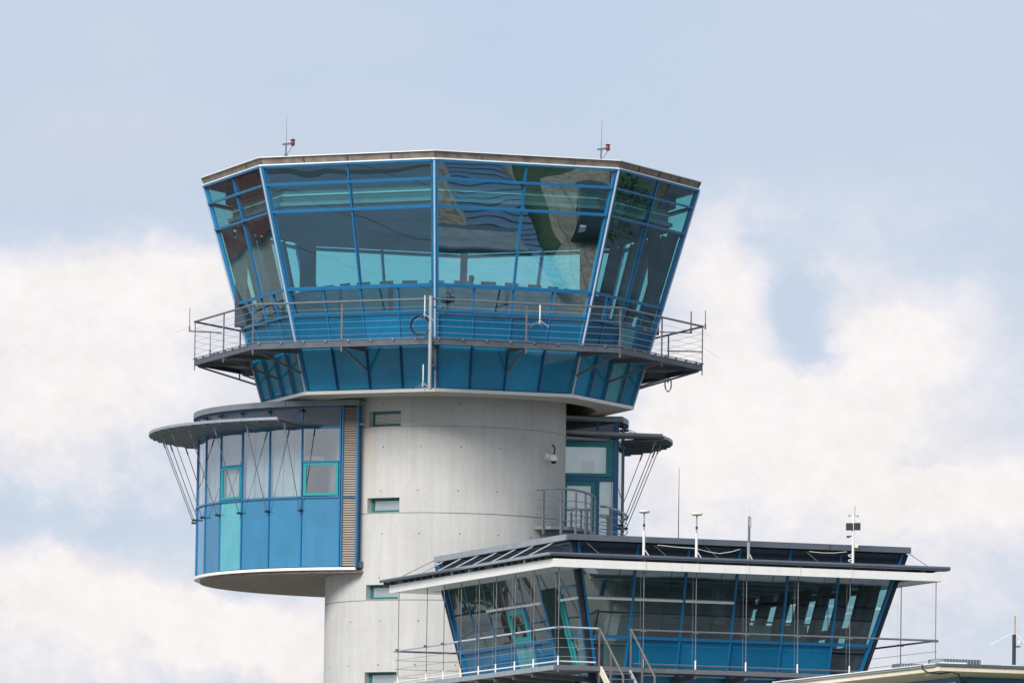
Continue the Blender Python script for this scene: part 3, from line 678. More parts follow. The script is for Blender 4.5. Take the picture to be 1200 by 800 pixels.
for side, ms in (('front', fr_m), ('left', lf_m), ('right', lf_m), ('back', fr_m)):
    nb = len(ms)+1
    for j in range(nb):
        door = side == 'left' and j == 1
        dpane = side == 'front' and j in (0, nb-1)
        # clerestory above the canopy
        lpanel(side, j, ms, 17.62, 18.32, 'clerestory_panel', DBAND, th=.05)
        if side == 'back': lpanel(side, j, ms, ZG+.02, 17.58, 'wall_panel', INT, th=.1); continue
        if door:
            lpanel(side, j, ms, 17.05, 17.58, 'glass_pane', LOWG); continue
        lpanel(side, j, ms, ZTW+.03, 17.58, 'glass_pane', LOWG)
        if side == 'left' and j == 3:
            # opening window with sea green sash
            f = MB(); a0, a1 = ms[2]+.04, ms[3]-.04
            for (s0, s1, z0, z1) in ((a0, a1, 16.42, 16.60), (a0, a1, 15.54, 15.72), (a0, a0+.2, 15.72, 16.42), (a1-.2, a1, 15.72, 16.42)):
                P_ = [wall(side, s1, z0, .03), wall(side, s0, z0, .03), wall(side, s0, z1, .03), wall(side, s1, z1, .03)]
                f.slab(P_, .08, NF[side])
            sash = part('window_sash', f, GREEN, low, 'sea green frame of an opening window')
            lpanel(side, j, ms, 15.70, 16.44, 'glass_pane', LOWG, g=.2, par=sash)
        else:
            lpanel(side, j, ms, ZTR+.04, ZTW-.03, 'glass_pane', LOWG)
        if dpane or (side == 'left' and j == 0): lpanel(side, j, ms, ZG+.02, ZTR-.04, 'glass_pane', LOWG)
        else: lpanel(side, j, ms, ZG+.02, ZTR-.04, 'spandrel_panel', TEALP if (side == 'left' and j == 3) else PANEL_U, th=.06)
        lpanel(side, j, ms, 13.2, 14.36, 'spandrel_panel', PANEL_L, th=.06)
    for s in ms:
        zt = 18.33
        part('mullion', MB().beam(wall(side, s, 13.2), wall(side, s, zt), .065, .10 if side == 'front' else .06, NF[side], -.01 if side == 'front' else -.03), BLUE, low)
    for j in range(nb):
        for z, w in ((ZTR, .075), (17.60, .05)):
            if side == 'left' and j == 1 and z == ZTR: continue
            a, b = ends(side, z, j, ms); part('transom', MB().beam(wall(side, a+.04, z), wall(side, b-.04, z), w, .13, NF[side], -.005), BLUE, low)
        if side == 'back': continue
        if side == 'front' and j > 2 or side == 'right': continue
        if side == 'left' and j in (1, 5, 6, 7): continue
        a, b = ends(side, ZTW, j, ms); part('transom', MB().beam(wall(side, a+.04, ZTW), wall(side, b-.04, ZTW), .075, .14, NF[side], .005), WHITE2, low, 'white cross bar of the glazing')
# corners: pairs of blue posts with a dark strip between
for (cu, cv_, su, sv_) in ((0, 0, 1, 1), (1, 0, -1, 1), (0, 1, 1, -1), (1, 1, -1, -1)):
    def cpt(z):
        l = LR(z); return B(l[cu], l[2+cv_], z)
    p0, p1 = cpt(13.2), cpt(18.33)
    part('corner_infill', MB().beam(p0, p1, .12, .12, BU), BLACK, low)
    part('corner_post', MB().beam(p0+BU*su*.13, p1+BU*su*.13, .08, .16, BV), BLUE, low)
    part('corner_post', MB().beam(p0+BV*sv_*.16, p1+BV*sv_*.16, .08, .12, BU), BLUE, low)
# open door in the left wall
part('door_head', MB().beam(wall('left', 3.12, 17.02), wall('left', 1.5+.1, 17.02), .08, .16, NF['left']), BLUE, low)
dl = MB()
d0 = B(1.98, 3.02, 14.62); dd = V(-.11, .994, 0); nD = V(.994, .11, 0)
DZ = 2.2; DL = .85
for s0, s1, z0, z1 in ((0, DL, 0, .25), (0, DL, DZ-.12, DZ), (0, .13, .25, DZ-.12), (DL-.13, DL, .25, DZ-.12)):
    ln = V(0, 0, 0)
    def dq(s, z): return d0+dd*s+V(0, 0, z)-BU*(z*SLP)
    dl.slab([dq(s0, z0), dq(s1, z0), dq(s1, z1), dq(s0, z1)], .06, nD)
dlo = part('open_door', dl, GREEN, low, 'sea green glazed door standing open')
part('glass_pane', MB().slab([dq(.13, .25), dq(DL-.13, .25), dq(DL-.13, DZ-.12), dq(.13, DZ-.12)], .02, nD), LOWG, dlo)
part('door_handle', MB().beam(dq(DL-.06, 1.0), dq(DL-.06, 1.2), .03, .14, nD), SILVER, dlo)
# interior
part('floor', MB().add([], []).hexa([B(2.1, 2.1, 14.36), B(10.8, 2.1, 14.36), B(10.8, 13, 14.36), B(2.1, 13, 14.36)], [B(2.1, 2.1, 14.52), B(10.8, 2.1, 14.52), B(10.8, 13, 14.52), B(2.1, 13, 14.52)]), FLOORM, low)
part('ceiling', MB().hexa([B(1.35, 1.35, 17.6), B(11.6, 1.35, 17.6), B(11.6, 13.2, 17.6), B(1.35, 13.2, 17.6)], [B(1.35, 1.35, 17.7), B(11.6, 1.35, 17.7), B(11.6, 13.2, 17.7), B(1.35, 13.2, 17.7)]), CEIL, low)
for s in lf_m:      # deep piers between the windows of the right wall
    part('window_pier', MB().beam(wall('right', s, 14.6, -.25), wall('right', s, 17.55, -.25), .30, .25, NF['right']), DARK, low)
part('window_pier', MB().beam(wall('right', 2.25, 14.6, -.25), wall('right', 2.25, 17.55, -.25), .42, .25, NF['right']), DARK, low)
part('window_rail', MB().beam(wall('right', 2.2, 15.95, -.25), wall('right', 13.1, 15.95, -.25), .22, .2, NF['right']), DARK, low)
part('window_rail', MB().beam(wall('right', 2.2, 17.2, -.25), wall('right', 13.1, 17.2, -.25), .12, .16, NF['right']), DARK, low)
part('partition', MB().box(B(5.0, 7.5, 16.0), (5.5, .12, 3.0), (BU, BV, V(0, 0, 1))), INT, low)
for s, t in ((3.2, 3.0), (5.6, 3.2), (7.5, 4.2)):
    part('ceiling_duct', MB().beam(B(s, t, 17.3), B(s+1.5, t+.1, 17.3), .3, .2), STEEL, low)
for t_, z_ in ((2.8, 17.35), (4.0, 17.3), (5.6, 17.38), (7.0, 17.3)):
    part('ceiling_strip', MB().beam(B(2.2, t_, z_), B(9.8, t_, z_), .07, .05), CEIL, low)
part('cable_tray', MB().beam(B(2.3, 2.7, 16.25), B(9.5, 2.7, 16.15), .07, .05), BLACK, low)
part('cable_tray', MB().beam(B(2.3, 2.7, 15.3), B(2.75, 2.7, 16.25), .07, .05), BLACK, low)
for s in (3.4, 5.3, 6.5, 8.0, 9.2):
    part('equipment_rack', MB().box(B(s, 3.4, 15.3), (.75, .5, 1.5+.3*random.random()), (BU, BV, V(0, 0, 1))), random.choice((DARK, INT, SLATE)), low)
for s, t, r in ((2.9, 5.0, .2), (4.7, 5.4, .15), (7.4, 5.2, .2)):
    part('column', MB().tube(B(s, t, 14.5), B(s, t, 17.6), r, 16), INT, low)
# base of the building down to the ground
part('base_wall', MB().hexa([B(2.4, 2.4, 0), B(10.5, 2.4, 0), B(10.5, 13, 0), B(2.4, 13, 0)], [B(2.4, 2.4, 13.25), B(10.5, 2.4, 13.25), B(10.5, 13, 13.25), B(2.4, 13, 13.25)]), CONC, low)
for z in (2, 5.6, 9.2):
    for s in (3.2, 5.2, 7.2, 9.0):
        w_ = part('window', MB().box(B(s+.1, 2.36, z+.8), (1.3, .08, 1.6), (BU, BV, V(0, 0, 1))), BLUE, low)
        part('glass_pane', MB().box(B(s+.1, 2.30, z+.8), (1.15, .06, 1.45), (BU, BV, V(0, 0, 1))), DBAND, w_)
# roof
def rect(mb, s0, s1, t0, t1, z0, z1):
    return mb.hexa([B(s0, t0, z0), B(s1, t0, z0), B(s1, t1, z0), B(s0, t1, z0)], [B(s0, t0, z1), B(s1, t0, z1), B(s1, t1, z1), B(s0, t1, z1)])
part('roof', rect(MB(), .85, 11.9, .85, 12.95, 18.35, 18.46), SLATE, low)
for s0, s1 in ((.70, 3.2), (3.22, 6.7), (6.72, 9.3), (9.32, 12.0)): part('roof_edge', rect(MB(), s0, s1, .68, .86, 18.345, 18.525), SLATE, low)
for t0, t1 in ((.87, 3.4), (3.42, 6.4), (6.42, 9.9), (9.92, 12.9)): part('roof_edge', rect(MB(), .70, .84, t0, t1, 18.345, 18.525), ZINC, low)  # left edge in paler metal: the light on that side put into the colour
part('roof_edge', rect(MB(), 11.86, 12.0, .88, 13.0, 18.345, 18.525), SLATE, low)
part('roof_edge', rect(MB(), .85, 11.85, 12.9, 13.05, 18.345, 18.525), ZINC, low)
# canopy: grey slatted deck with a tubular edge, white fascia below
can = part('canopy', MB().path([B(-.22, 15.4, 17.84), B(-.1, -.05, 17.85), B(13.0, -.05, 17.87)], .05, 8), SLATE, low)
for s0, s1 in ((-.05, 3.0), (3.02, 4.72), (4.74, 6.36), (6.38, 8.06), (8.08, 9.78), (9.80, 13.0)):
    part('canopy_gutter', rect(MB(), s0, s1, -.06, .42, 17.79, 17.90), SLATE, can)
part('canopy_underside', rect(MB(), 0.1, 12.7, .43, 1.3, 17.76, 17.79), BLACK, can)
t = .05
while t < 15.2:
    part('canopy_slat', rect(MB(), -.12, 1.0, t, t+.50, 17.82, 17.86), SLATE, can)
    part('canopy_rib', rect(MB(), -.05, 1.05, t+.52, t+.58, 17.72, 17.83), DSTEEL, can); t += .60
part('canopy_edge', rect(MB(), -.2, -.11, 0.0, 15.4, 17.81, 17.89), ZINC, can)
for t in (1.2, 2.6, 4.25, 5.95, 7.6, 9.2, 10.9, 12.6, 14.3):
    part('canopy_bracket', rect(MB(), .02, .35, t, t+.16, 17.715, 17.81), WHITE2, can)
for s in (3.0, 4.72, 6.37, 8.07, 9.79, 12.2):
    part('canopy_bracket', rect(MB(), s-.05, s+.05, .10, .40, 17.715, 17.785), RSTEEL, can)
part('canopy_slat', rect(MB(), 11.9, 12.9, .5, 15.2, 17.80, 17.84), SLATE, can)
for s0, s1 in ((0.0, 3.0), (3.012, 4.72), (4.732, 6.36), (6.372, 8.06), (8.072, 9.78), (9.792, 12.79)):
    part('white_fascia', rect(MB(), s0, s1, 0, .10, 17.46, 17.71), WHITE, can)
for t0, t1 in ((.101, 4.2), (4.21, 8.9), (8.91, 12.1), (12.11, 15.18)):
    part('white_fascia', rect(MB(), 0, .10, t0, t1, 17.46, 17.71), WHITE, can)
part('white_fascia', rect(MB(), 12.69, 12.79, .101, 15.18, 17.46, 17.71), WHITE, can)
part('fascia_soffit', rect(MB(), .101, 1.0, .101, 15.1, 17.47, 17.51), WHITE2, can)
part('fascia_soffit', rect(MB(), 11.9, 12.68, .101, 15.1, 17.47, 17.51), WHITE2, can)
part('fascia_soffit', rect(MB(), 1.01, 11.89, 13.9, 15.1, 17.47, 17.51), WHITE2, can)
for t in (2.2, 3.9, 5.5, 7.2, 8.9, 10.5, 12.2):
    part('roof_stay', MB().beam(B(.10, t+.75, 17.88), B(.80, t, 18.35), .035, .035), WIRE, low)
for s in (1.3, 3.5, 5.2, 8.5):
    part('roof_stay', MB().beam(B(s+.35, .40, 17.9), B(s, .84, 18.34), .012, .012), STEEL, low)
part('roof_stay', MB().tube(B(12.0, .9, 18.36), B(12.6, .5, 17.88), .012, 5), DSTEEL, low)
part('roof_stay', MB().tube(B(.7, 12.9, 18.4), B(.0, 14.4, 17.88), .012, 5), DSTEEL, low)
# walkway
walk = part('walkway', rect(MB(), .12, 3.0, .12, .22, 14.36, 14.50), STEEL, low)
rect2 = lambda *a: rect(MB(), *a)
part('walkway_edge', rect2(.12, .22, .23, 15.3, 14.36, 14.50), ZINC, walk)
part('walkway_edge', rect2(3.01, 12.7, .12, .22, 14.36, 14.50), STEEL, walk)
part('walkway_edge', rect2(12.6, 12.7, .23, 15.3, 14.36, 14.50), STEEL, walk)
t = .24
while t < 15: part('deck_plank', rect2(.23, 1.95, t, t+.58, 14.40, 14.45), DSTEEL, walk); t += .6
s = 1.97
while s < 11.9: part('deck_plank', rect2(s, s+.58, .24, 1.98, 14.40, 14.45), DSTEEL, walk); s += .6
part('deck_plank', rect2(11.2, 12.59, 1.99, 15.2, 14.40, 14.45), DSTEEL, walk)
for s in (3.0, 4.72, 6.37, 8.07, 9.79, 11.5): part('deck_bracket', MB().beam(B(s, .2, 14.30), B(s, 2.2, 14.2), .08, .16), DSTEEL, walk)
for t in (2.33, 4.0, 5.7, 7.28, 8.94, 10.55, 12.17): part('deck_bracket', MB().beam(B(.2, t, 14.30), B(2.2, t, 14.2), .08, .16), STEEL, walk)
RI = .27
rail = [B(RI, 15.4, 15.62), B(RI, RI, 15.65), B(1.56, RI, 15.65)]
part('handrail', MB().path(rail, .032, 8), SILVER, walk)
part('handrail', MB().path([B(2.58, RI, 15.64), B(12.72, RI, 15.65), B(12.72, 15.3, 15.62)], .032, 8), STEEL, walk)
part('handrail', MB().path([B(RI, 15.4, 15.62), B(12.72, 15.4, 15.62)], .032, 8), DSTEEL, walk)
for z in (15.32, 15.04, 14.77):
    part('railing_wire', MB().path([B(12.72, RI, z), B(12.72, 15.3, z), B(RI, 15.3, z), B(RI, RI, z), B(1.5, RI, z)], .008, 5), WIRE, walk)
part('toe_rail', MB().path([B(RI, 15.3, 14.62), B(RI, RI, 14.62), B(1.5, RI, 14.62)], .022, 6), WHITE2, walk)
part('toe_rail', MB().path([B(2.65, RI, 14.62), B(12.72, RI, 14.62), B(12.72, 15.3, 14.62)], .022, 6), STEEL, walk)
def hanger(s, t, r=.014):
    part('hanger_rod', MB().tube(B(s, t, 14.3), B(s, t, 17.5), r, 6), STEEL, walk)
    part('hanger_rod', MB().tube(B(s-.06, t+.12, 14.3), B(s-.06, t+.12, 17.5), .003, 4), WIRE, walk)
    part('rod_sleeve', MB().tube(B(s, t, 14.3), B(s, t, 14.78), .026, 6), WHITE2, walk)
    part('rod_clamp', MB().beam(B(s-.09, t, 15.63), B(s+.09, t, 15.63), .05, .07), STEEL, walk)
    part('rod_foot', MB().beam(B(s-.06, t-.02, 14.28), B(s-.06, t-.02, 14.5), .08, .05), STEEL, walk)
for s in (RI, 3.02, 4.73, 6.38, 8.08, 9.8, 12.66): hanger(s, RI-.03)
for t in (2.33, 4.01, 5.71, 7.28, 8.94, 10.55, 12.17, 14.9): hanger(RI-.03, t)
for t in (3.0, 6.0, 9.0, 12.0, 15.2): hanger(12.66, t)
for t in (.9, 2.0, 3.3, 4.9, 6.6): part('railing_stub', MB().beam(B(RI, t, 15.65), B(RI, t, 15.72), .03, .03), WHITE2, walk)
# stair down from the front of the walkway
st = root('access_stair', B(2.0, 0, 0), 'steel access stair with bare metal handrails dropping from the walkway of the low glass building', 'stairs')
def ST(s, k, z): return B(s, .2-k, z)
for s, m_ in ((1.58, RSTEEL), (2.60, RSTEEL)):
    part('handrail', MB().path([ST(s, 0, 15.66), ST(s, 2.1, 14.10), ST(s, 2.1, 13.6)], .032, 8), m_, st)
    for k in (0, 1.0, 2.05): part('railing_post', MB().beam(ST(s, k, 14.4-k*.74-.4), ST(s, k, 15.66-k*.74), .05, .03, BV), m_, st)
part('stringer', MB().beam(ST(1.62, .0, 14.42), ST(1.62, 4.2, 11.3), .22, .05, BU), CREAM, st)
part('stringer', MB().beam(ST(2.56, .0, 14.42), ST(2.56, 4.2, 11.3), .10, .05, BU), SILVER, st)
for i in range(16): part('tread', MB().box(ST(2.09, .15+i*.26, 14.30-i*.193), (.9, .22, .03), (BU, BV, V(0, 0, 1))), STEEL, st)

# ================================================================== THE BUILDING AT THE BOTTOM RIGHT
C3 = V(14.0, -42.0, 0)
def D(s, t, z): return C3+BU*s+BV*t+V(0, 0, z)
def drect(mb, s0, s1, t0, t1, z0, z1):
    return mb.hexa([D(s0, t0, z0), D(s1, t0, z0), D(s1, t1, z0), D(s0, t1, z0)], [D(s0, t0, z1), D(s1, t0, z1), D(s1, t1, z1), D(s0, t1, z1)])
ter = root('pavilion', C3, 'building with beige overhanging eaves and roof vents in the bottom right corner', 'building')
ZR = 13.845
part('eaves_board', drect(MB(), .02, 14, .02, .10, ZR-.21, ZR-.085), BEIGE, ter)
part('eaves_board', drect(MB(), .02, .10, .101, 12.5, ZR-.21, ZR-.085), BEIGE, ter)
def q4(p, th, n): return MB().slab(p, th, n)
part('soffit', MB().hexa([D(.1, .1, ZR-.22), D(14, .1, ZR-.22), D(14, 1.2, ZR-.30), D(.1, 1.2, ZR-.30)], [D(.1, .1, ZR-.2), D(14, .1, ZR-.2), D(14, 1.2, ZR-.28), D(.1, 1.2, ZR-.28)]), BEIGE, ter)
part('soffit', MB().hexa([D(.1, 1.21, ZR-.22), D(1.2, 1.21, ZR-.30), D(1.2, 12.4, ZR-.30), D(.1, 12.4, ZR-.22)], [D(.1, 1.21, ZR-.2), D(1.2, 1.21, ZR-.28), D(1.2, 12.4, ZR-.28), D(.1, 12.4, ZR-.2)]), BEIGE, ter)
for s0, s1 in ((0, .9), (.91, 2.9), (2.91, 5.0), (5.01, 14)): part('roof_edge', drect(MB(), s0, s1, -.02, .3, ZR-.08, ZR), SLATE, ter)
for t0, t1 in ((.31, 2.2), (2.21, 4.6), (4.61, 7.4), (7.41, 12.5)):
    part('roof_edge', drect(MB(), -.03, .3, t0, t1, ZR-.08, ZR-.03), ZINC, ter)
    part('roof_edge', drect(MB(), -.06, .25, t0, t1, ZR-.02, ZR+.01), WHITE2, ter)
part('roof', drect(MB(), .2, 14, .2, 12.5, ZR-.06, ZR-.01), ROOFG, ter)
part('wall', drect(MB(), 1.5, 14, 1.5, 12, 0, ZR-1.6), CONC, ter)
part('top_frame', drect(MB(), 1.15, 14, 1.15, 1.25, ZR-.42, ZR-.30), BLUE, ter)
part('top_frame', drect(MB(), 1.15, 1.25, 1.26, 12, ZR-.42, ZR-.30), BLUE, ter)
for s in (1.19, 1.35, 2.6, 4.1, 5.6, 7.1, 8.6, 10.1): part('mullion', drect(MB(), s-.05, s+.05, 1.13, 1.27, ZR-1.6, ZR-.42), BLUE, ter)
for t in (1.40, 2.8, 4.4, 6.0, 7.6, 9.2, 10.8): part('mullion', drect(MB(), 1.13, 1.27, t-.05, t+.05, ZR-1.6, ZR-.42), BLUE, ter)
for s0, s1 in ((1.41, 2.54), (2.66, 4.04), (4.16, 5.54), (5.66, 7.04), (7.16, 8.54), (8.66, 10.04)): part('glass_pane', drect(MB(), s0, s1, 1.18, 1.21, ZR-1.55, ZR-.43), DBAND, ter)
for t0, t1 in ((1.46, 2.74), (2.86, 4.34), (4.46, 5.94), (6.06, 7.54), (7.66, 9.14), (9.26, 10.74)): part('glass_pane', drect(MB(), 1.18, 1.21, t0, t1, ZR-1.55, ZR-.43), DRUMG, ter)
# roof vents: ribbed metal boxes
def vent(s0, s1, t0, t1, z0, z1, par):
    v_ = part('roof_vent', drect(MB(), s0, s1, t0, t1, z0, z1), SLATE, par)
    n2 = int((s1-s0)/.09); rb = MB()
    for i in range(n2):
        s = s0+.03+i*(s1-s0)/n2; rb.add(drect(MB(), s, s+.035, t0-.025, t0-.001, z0+.02, z1-.02).v, MB().hexa([V(0, 0, 0)]*4, [V(0, 0, 0)]*4).f)
    part('vent_rib', rb, ZINC, v_, kind='stuff')
vent(.05, 1.05, 3.0, 3.6, ZR-.02, ZR+.13, ter)
vent(1.35, 2.65, 3.2, 4.0, ZR+.12, ZR+.32, ter)
part('vent_hood', MB().hexa([D(1.0, 2.9, ZR+.0), D(1.12, 2.9, ZR+.0), D(1.42, 2.9, ZR+.26), D(1.3, 2.9, ZR+.30)], [D(1.0, 3.6, ZR+.0), D(1.12, 3.6, ZR+.0), D(1.42, 3.6, ZR+.26), D(1.3, 3.6, ZR+.30)]), ZINC, ter)
part('upstand', drect(MB(), 1.75, 14, 2.6, 2.8, ZR-.02, ZR+.14), SLATE, ter)
part('upstand', drect(MB(), .95, 1.7, 2.0, 2.3, ZR-.02, ZR+.16), WHITE, ter)
for s0, s1 in ((.55, .75), (2.0, 2.5), (2.95, 3.5), (4.1, 4.6), (5.2, 5.9)): part('flashing_strip', drect(MB(), s0, s1, .12, .25, ZR+.005, ZR+.03), WHITE2, ter)
# parapet of the roof just below the frame
par_b = root('flat_roof_building', V(8.0, -38, 0), 'white edged flat roof just showing at the bottom edge of the picture', 'building')
part('wall', MB().prism([(6.3, -38.0), (10.3, -38.6), (10.6, -34), (6.6, -33.4)], 0, 12.95), CONC, par_b)
part('parapet_cap', MB().prism([(6.2, -38.1), (10.4, -38.7), (10.7, -33.9), (6.5, -33.3)], 12.955, 13.10), WHITE2, par_b)

# ================================================================== SMALL THINGS
def anchor_at(name, loc, label, cat, group=None): return root(name, loc, label, cat, group)
# obstruction lamp masts on the cab roof
mast = root('lamp_mast', (-5.51, -3.0, 32.14), 'thin roof mast with red lamp, left one on the cab roof', 'mast', 'lamp masts on the cab roof')
b0 = mast.location.copy()
def rel(x, y, z): return b0+V(x, y, z)
part('base_tube', MB().tube(rel(0, 0, 0), rel(0, 0, .42), .070, 10), SLATE, mast)
part('pole', MB().tube(rel(0, 0, .42), rel(.01, 0, .80), .025, 8), SLATE, mast)
part('cross_arm', MB().beam(rel(-.12, 0, .76), rel(.20, 0, .80), .05, .06), SLATE, mast)
lp = part('lamp', MB().lathe(rel(.23, 0, .72), [(.001, 0), (.05, .0), (.070, .04), (.070, .13), (.05, .17), (.001, .18)], 12), RED, mast)
part('lamp_cap', MB().lathe(rel(.23, 0, .905), [(.09, 0), (.09, .02), (.02, .05), (.001, .05)], 12), BLACK, lp)
part('whip', MB().tube(rel(.01, 0, .8), rel(.02, 0, 1.78), .009, 5, .004), DSTEEL, mast)
part('cable', MB().path([rel(.22, 0, .72), rel(.16, 0, .6), rel(.05, 0, .45), rel(.03, 0, .3)], .01, 5), BLACK, mast)
copy_thing(mast, (4.99, -3.0, 32.14), 'thin roof mast with red lamp, right one on the cab roof')
for x, y, lb in ((-4.87, -3.6, 'short lightning spike right of the left lamp mast'), (5.32, -3.6, 'short lightning spike right of the right lamp mast')):
    single('lightning_rod', MB().tube((x, y, 32.14), (x, y, 32.42), .012, 6, .005), DSTEEL, lb, 'lightning rod', 'lightning spikes on the cab roof')

# gallery antennas
def gp_antenna(px, z, label, h=.72, legs=True, col=CREAM):
    p = V(px[0], px[1], z)
    r = root('ground_plane_antenna', p, label, 'antenna', 'small rod antennas on the gallery')
    part('rod', MB().tube(p+V(0, 0, .12), p+V(0, 0, h), .022, 8), col, r)
    part('base', MB().tube(p, p+V(0, 0, .2), .045, 8, .028), ZINC, r)
    if legs:
        for a in (200, 330, 80):
            d = V(math.cos(R_(a)), math.sin(R_(a)), 0); part('radial', MB().tube(p+V(0, 0, .12), p+d*.34+V(0, 0, -.12), .008, 5), WIRE, r)
    return r
F0 = oc(0, RG+.06, 0)
gp_antenna((F0.x-.22, F0.y), 26.65, 'cream rod antenna beside the tall grey post above the gallery deck, near the cable coil')
gp_antenna((F0.x-.24, F0.y+.3), 24.42, 'white rod antenna low beside the tall grey post, below the gallery deck')
q_ = gp(0, .5, RG+.05, 0)
an = gp_antenna((q_.x+.42, q_.y), 26.60, 'white rod antenna on a short arm at the middle of the right front gallery railing', .62, True, WHITE2)
part('arm', MB().path([V(q_.x, q_.y, 26.55), V(q_.x+.2, q_.y, 26.60), V(q_.x+.42, q_.y, 26.62)], .02, 6), STEEL, an)
part('cable', MB().path([V(q_.x+.03, q_.y-.05, 26.55), V(q_.x+.05, q_.y-.05, 26.2), V(q_.x+.3, q_.y-.02, 26.02), V(q_.x+1.5, q_.y, 26.02)], .012, 5), BLACK, an)
pp = root('antenna_pole', (F0.x-.03, F0.y, 24.35), 'tall grey pole clamped to the front corner of the gallery railing', 'pole')
part('pole', MB().tube((F0.x-.03, F0.y, 24.3), (F0.x-.03, F0.y, 27.36), .062, 12), ZINC, pp)
for z in (25.1, 25.9, 27.0): part('clamp', MB().beam((F0.x-.03, F0.y, z), (F0.x+.12, F0.y+.12, z), .06, .05), DSTEEL, pp)
part('foot_bar', MB().beam((F0.x-.35, F0.y+.2, 24.38), (F0.x+.1, F0.y+.3, 24.38), .04, .04), DSTEEL, pp)
co = MB()
for q2 in range(3):
    r = .29+.02*q2; co.path([V(F0.x-.36+r*math.cos(i*PI/12), F0.y-.02*q2, 26.38+r*math.sin(i*PI/12)) for i in range(25)], .012, 5)
single('cable_coil', co, BLACK, 'coil of black cable hanging on the front gallery railing left of the grey pole', 'cable')
lc = oc(-2, RG, 0)
def whip_on(name, p, z0, z1, label, arm=None, r=.016):
    o = root(name, V(p.x, p.y, z0), label, 'antenna', 'whip antennas on the gallery railing ends')
    part('whip', MB().tube((p.x, p.y, z0), (p.x, p.y, z1), r, 6, r*.8), DSTEEL, o)
    part('mount', MB().tube((p.x, p.y, z0-.02), (p.x, p.y, z0+.16), r*1.8, 6), DSTEEL, o)
    if arm: part('arm', MB().beam(V(p.x, p.y, z0), arm, .04, .04), DSTEEL, o)
    return o
w1 = whip_on('whip_antenna', V(lc.x-.17, lc.y, 0), 26.95, 27.75, 'short whip antenna outside the far left gallery corner', V(lc.x+.9, lc.y+.4, 26.95))
part('radial', MB().tube((lc.x-.17, lc.y, 27.1), (lc.x-.60, lc.y, 26.9), .006, 4), WIRE, w1)
w2 = whip_on('whip_antenna', V(lc.x+.50, lc.y+1.2, 0), 26.30, 27.05, 'short whip antenna behind the far left gallery railing', V(lc.x+1.3, lc.y+1.4, 26.32))
rc = oc(2, RG, 0)
whip_on('whip_antenna', V(rc.x-.40, rc.y+.3, 0), 27.08, 27.80, 'thick short whip antenna just inside the far right gallery corner', V(rc.x-1.45, rc.y+.2, 27.08), .024)
w4 = whip_on('whip_antenna', V(rc.x+.07, rc.y, 0), 27.2, 27.82, 'thin whip antenna on the far right gallery corner post', None)
part('radial', MB().tube((rc.x, rc.y, 27.1), (rc.x+.32, rc.y, 26.85), .006, 4), WIRE, w4)
part('radial', MB().tube((rc.x, rc.y, 26.6), (rc.x+.55, rc.y, 26.2), .006, 4), WIRE, w4)
part('lower_arm', MB().beam((rc.x-1.2, rc.y+.2, 26.45), (rc.x, rc.y, 26.42), .04, .04), DSTEEL, w4)
lo = MB()
for q2 in range(2): lo.path([V(rc.x-1.15+(.09+.03*q2)*math.cos(i*PI/10), rc.y+.1, 25.32+(.26-.03*q2)*math.sin(i*PI/10)) for i in range(21)], .012, 5)
lo.tube((rc.x-1.15, rc.y+.1, 25.55), (rc.x-1.15, rc.y+.1, 25.8), .012, 5)
single('cable_loop', lo, BLACK, 'loop of black cable dangling under the right end of the gallery', 'cable')

# CCTV camera on the shaft
t = math.asin(3.32/4.0); n = V(math.sin(t), -math.cos(t), 0); c = V(4*n.x, 4*n.y, 22.68)
cc = root('security_camera', c, 'white dome security camera with black cable high on the concrete shaft', 'camera')
part('wall_bracket', MB().beam(c-n*.02, c+n*.28, .12, .13), WHITE, cc)
part('wall_plate', MB().box(c+n*.02+V(0, 0, .0), (.2, .04, .24), (V(-n.y, n.x, 0), n, V(0, 0, 1))), WHITE, cc)
part('housing', MB().lathe(c+n*.30+V(0, 0, -.10), [(.001, .16), (.07, .15), (.13, .08), (.13, -.04), (.10, -.06)], 16), WHITE, cc)
part('lens_dome', MB().lathe(c+n*.30+V(0, 0, -.16), [(.10, 0), (.085, -.05), (.04, -.09), (.001, -.10)], 16), BLACK, cc)
part('cable', MB().path([c+n*.05+V(.14, 0, -.02), c+n*.08+V(.2, 0, .12), c+n*.06+V(.24, 0, .3), c+n*.03+V(.16, 0, .4)], .028, 6), BLACK, cc)

# antennas on the canopy of the low building
m0 = B(3.02, .30, 17.90)
ma = root('disc_antenna', m0, 'white pole with flat disc head on the canopy, left one of two', 'antenna', 'disc headed antennas on the canopy')
part('pole', MB().tube(m0, m0+V(0, 0, .78), .042, 10), WHITE, ma)
part('upper_pole', MB().tube(m0+V(0, 0, .78), m0+V(0, 0, 1.34), .024, 8), ZINC, ma)
part('joint', MB().tube(m0+V(0, 0, .90), m0+V(0, 0, .98), .036, 8), BLACK, ma)
part('disc', MB().lathe(m0+V(0, 0, 1.31), [(.001, 0), (.12, .0), (.17, .03), (.175, .06), (.15, .085), (.001, .09)], 20), CREAM, ma)
part('brace', MB().beam(m0+V(.02, 0, .22), m0+V(.17, -.02, 0), .03, .02), WHITE, ma)
copy_thing(ma, B(4.74, .30, 17.89), 'white pole with flat disc head on the canopy, right one of two')
m1 = B(6.45, .30, 17.90)
pa_ = root('panel_antenna', m1, 'slim grey mast with narrow box head, between disc antennas and weather mast', 'antenna')
part('pole', MB().tube(m1, m1+V(0, 0, .55), .045, 10), ZINC, pa_)
part('upper_pole', MB().tube(m1+V(.01, 0, .55), m1+V(.015, 0, 1.34), .038, 8), DSTEEL, pa_)
part('box_head', MB().box(m1+V(.045, 0, 1.17), (.07, .08, .28)), ZINC, pa_)
part('brace', MB().beam(m1+V(.02, 0, .22), m1+V(.13, -.02, 0), .03, .02), WHITE, pa_)
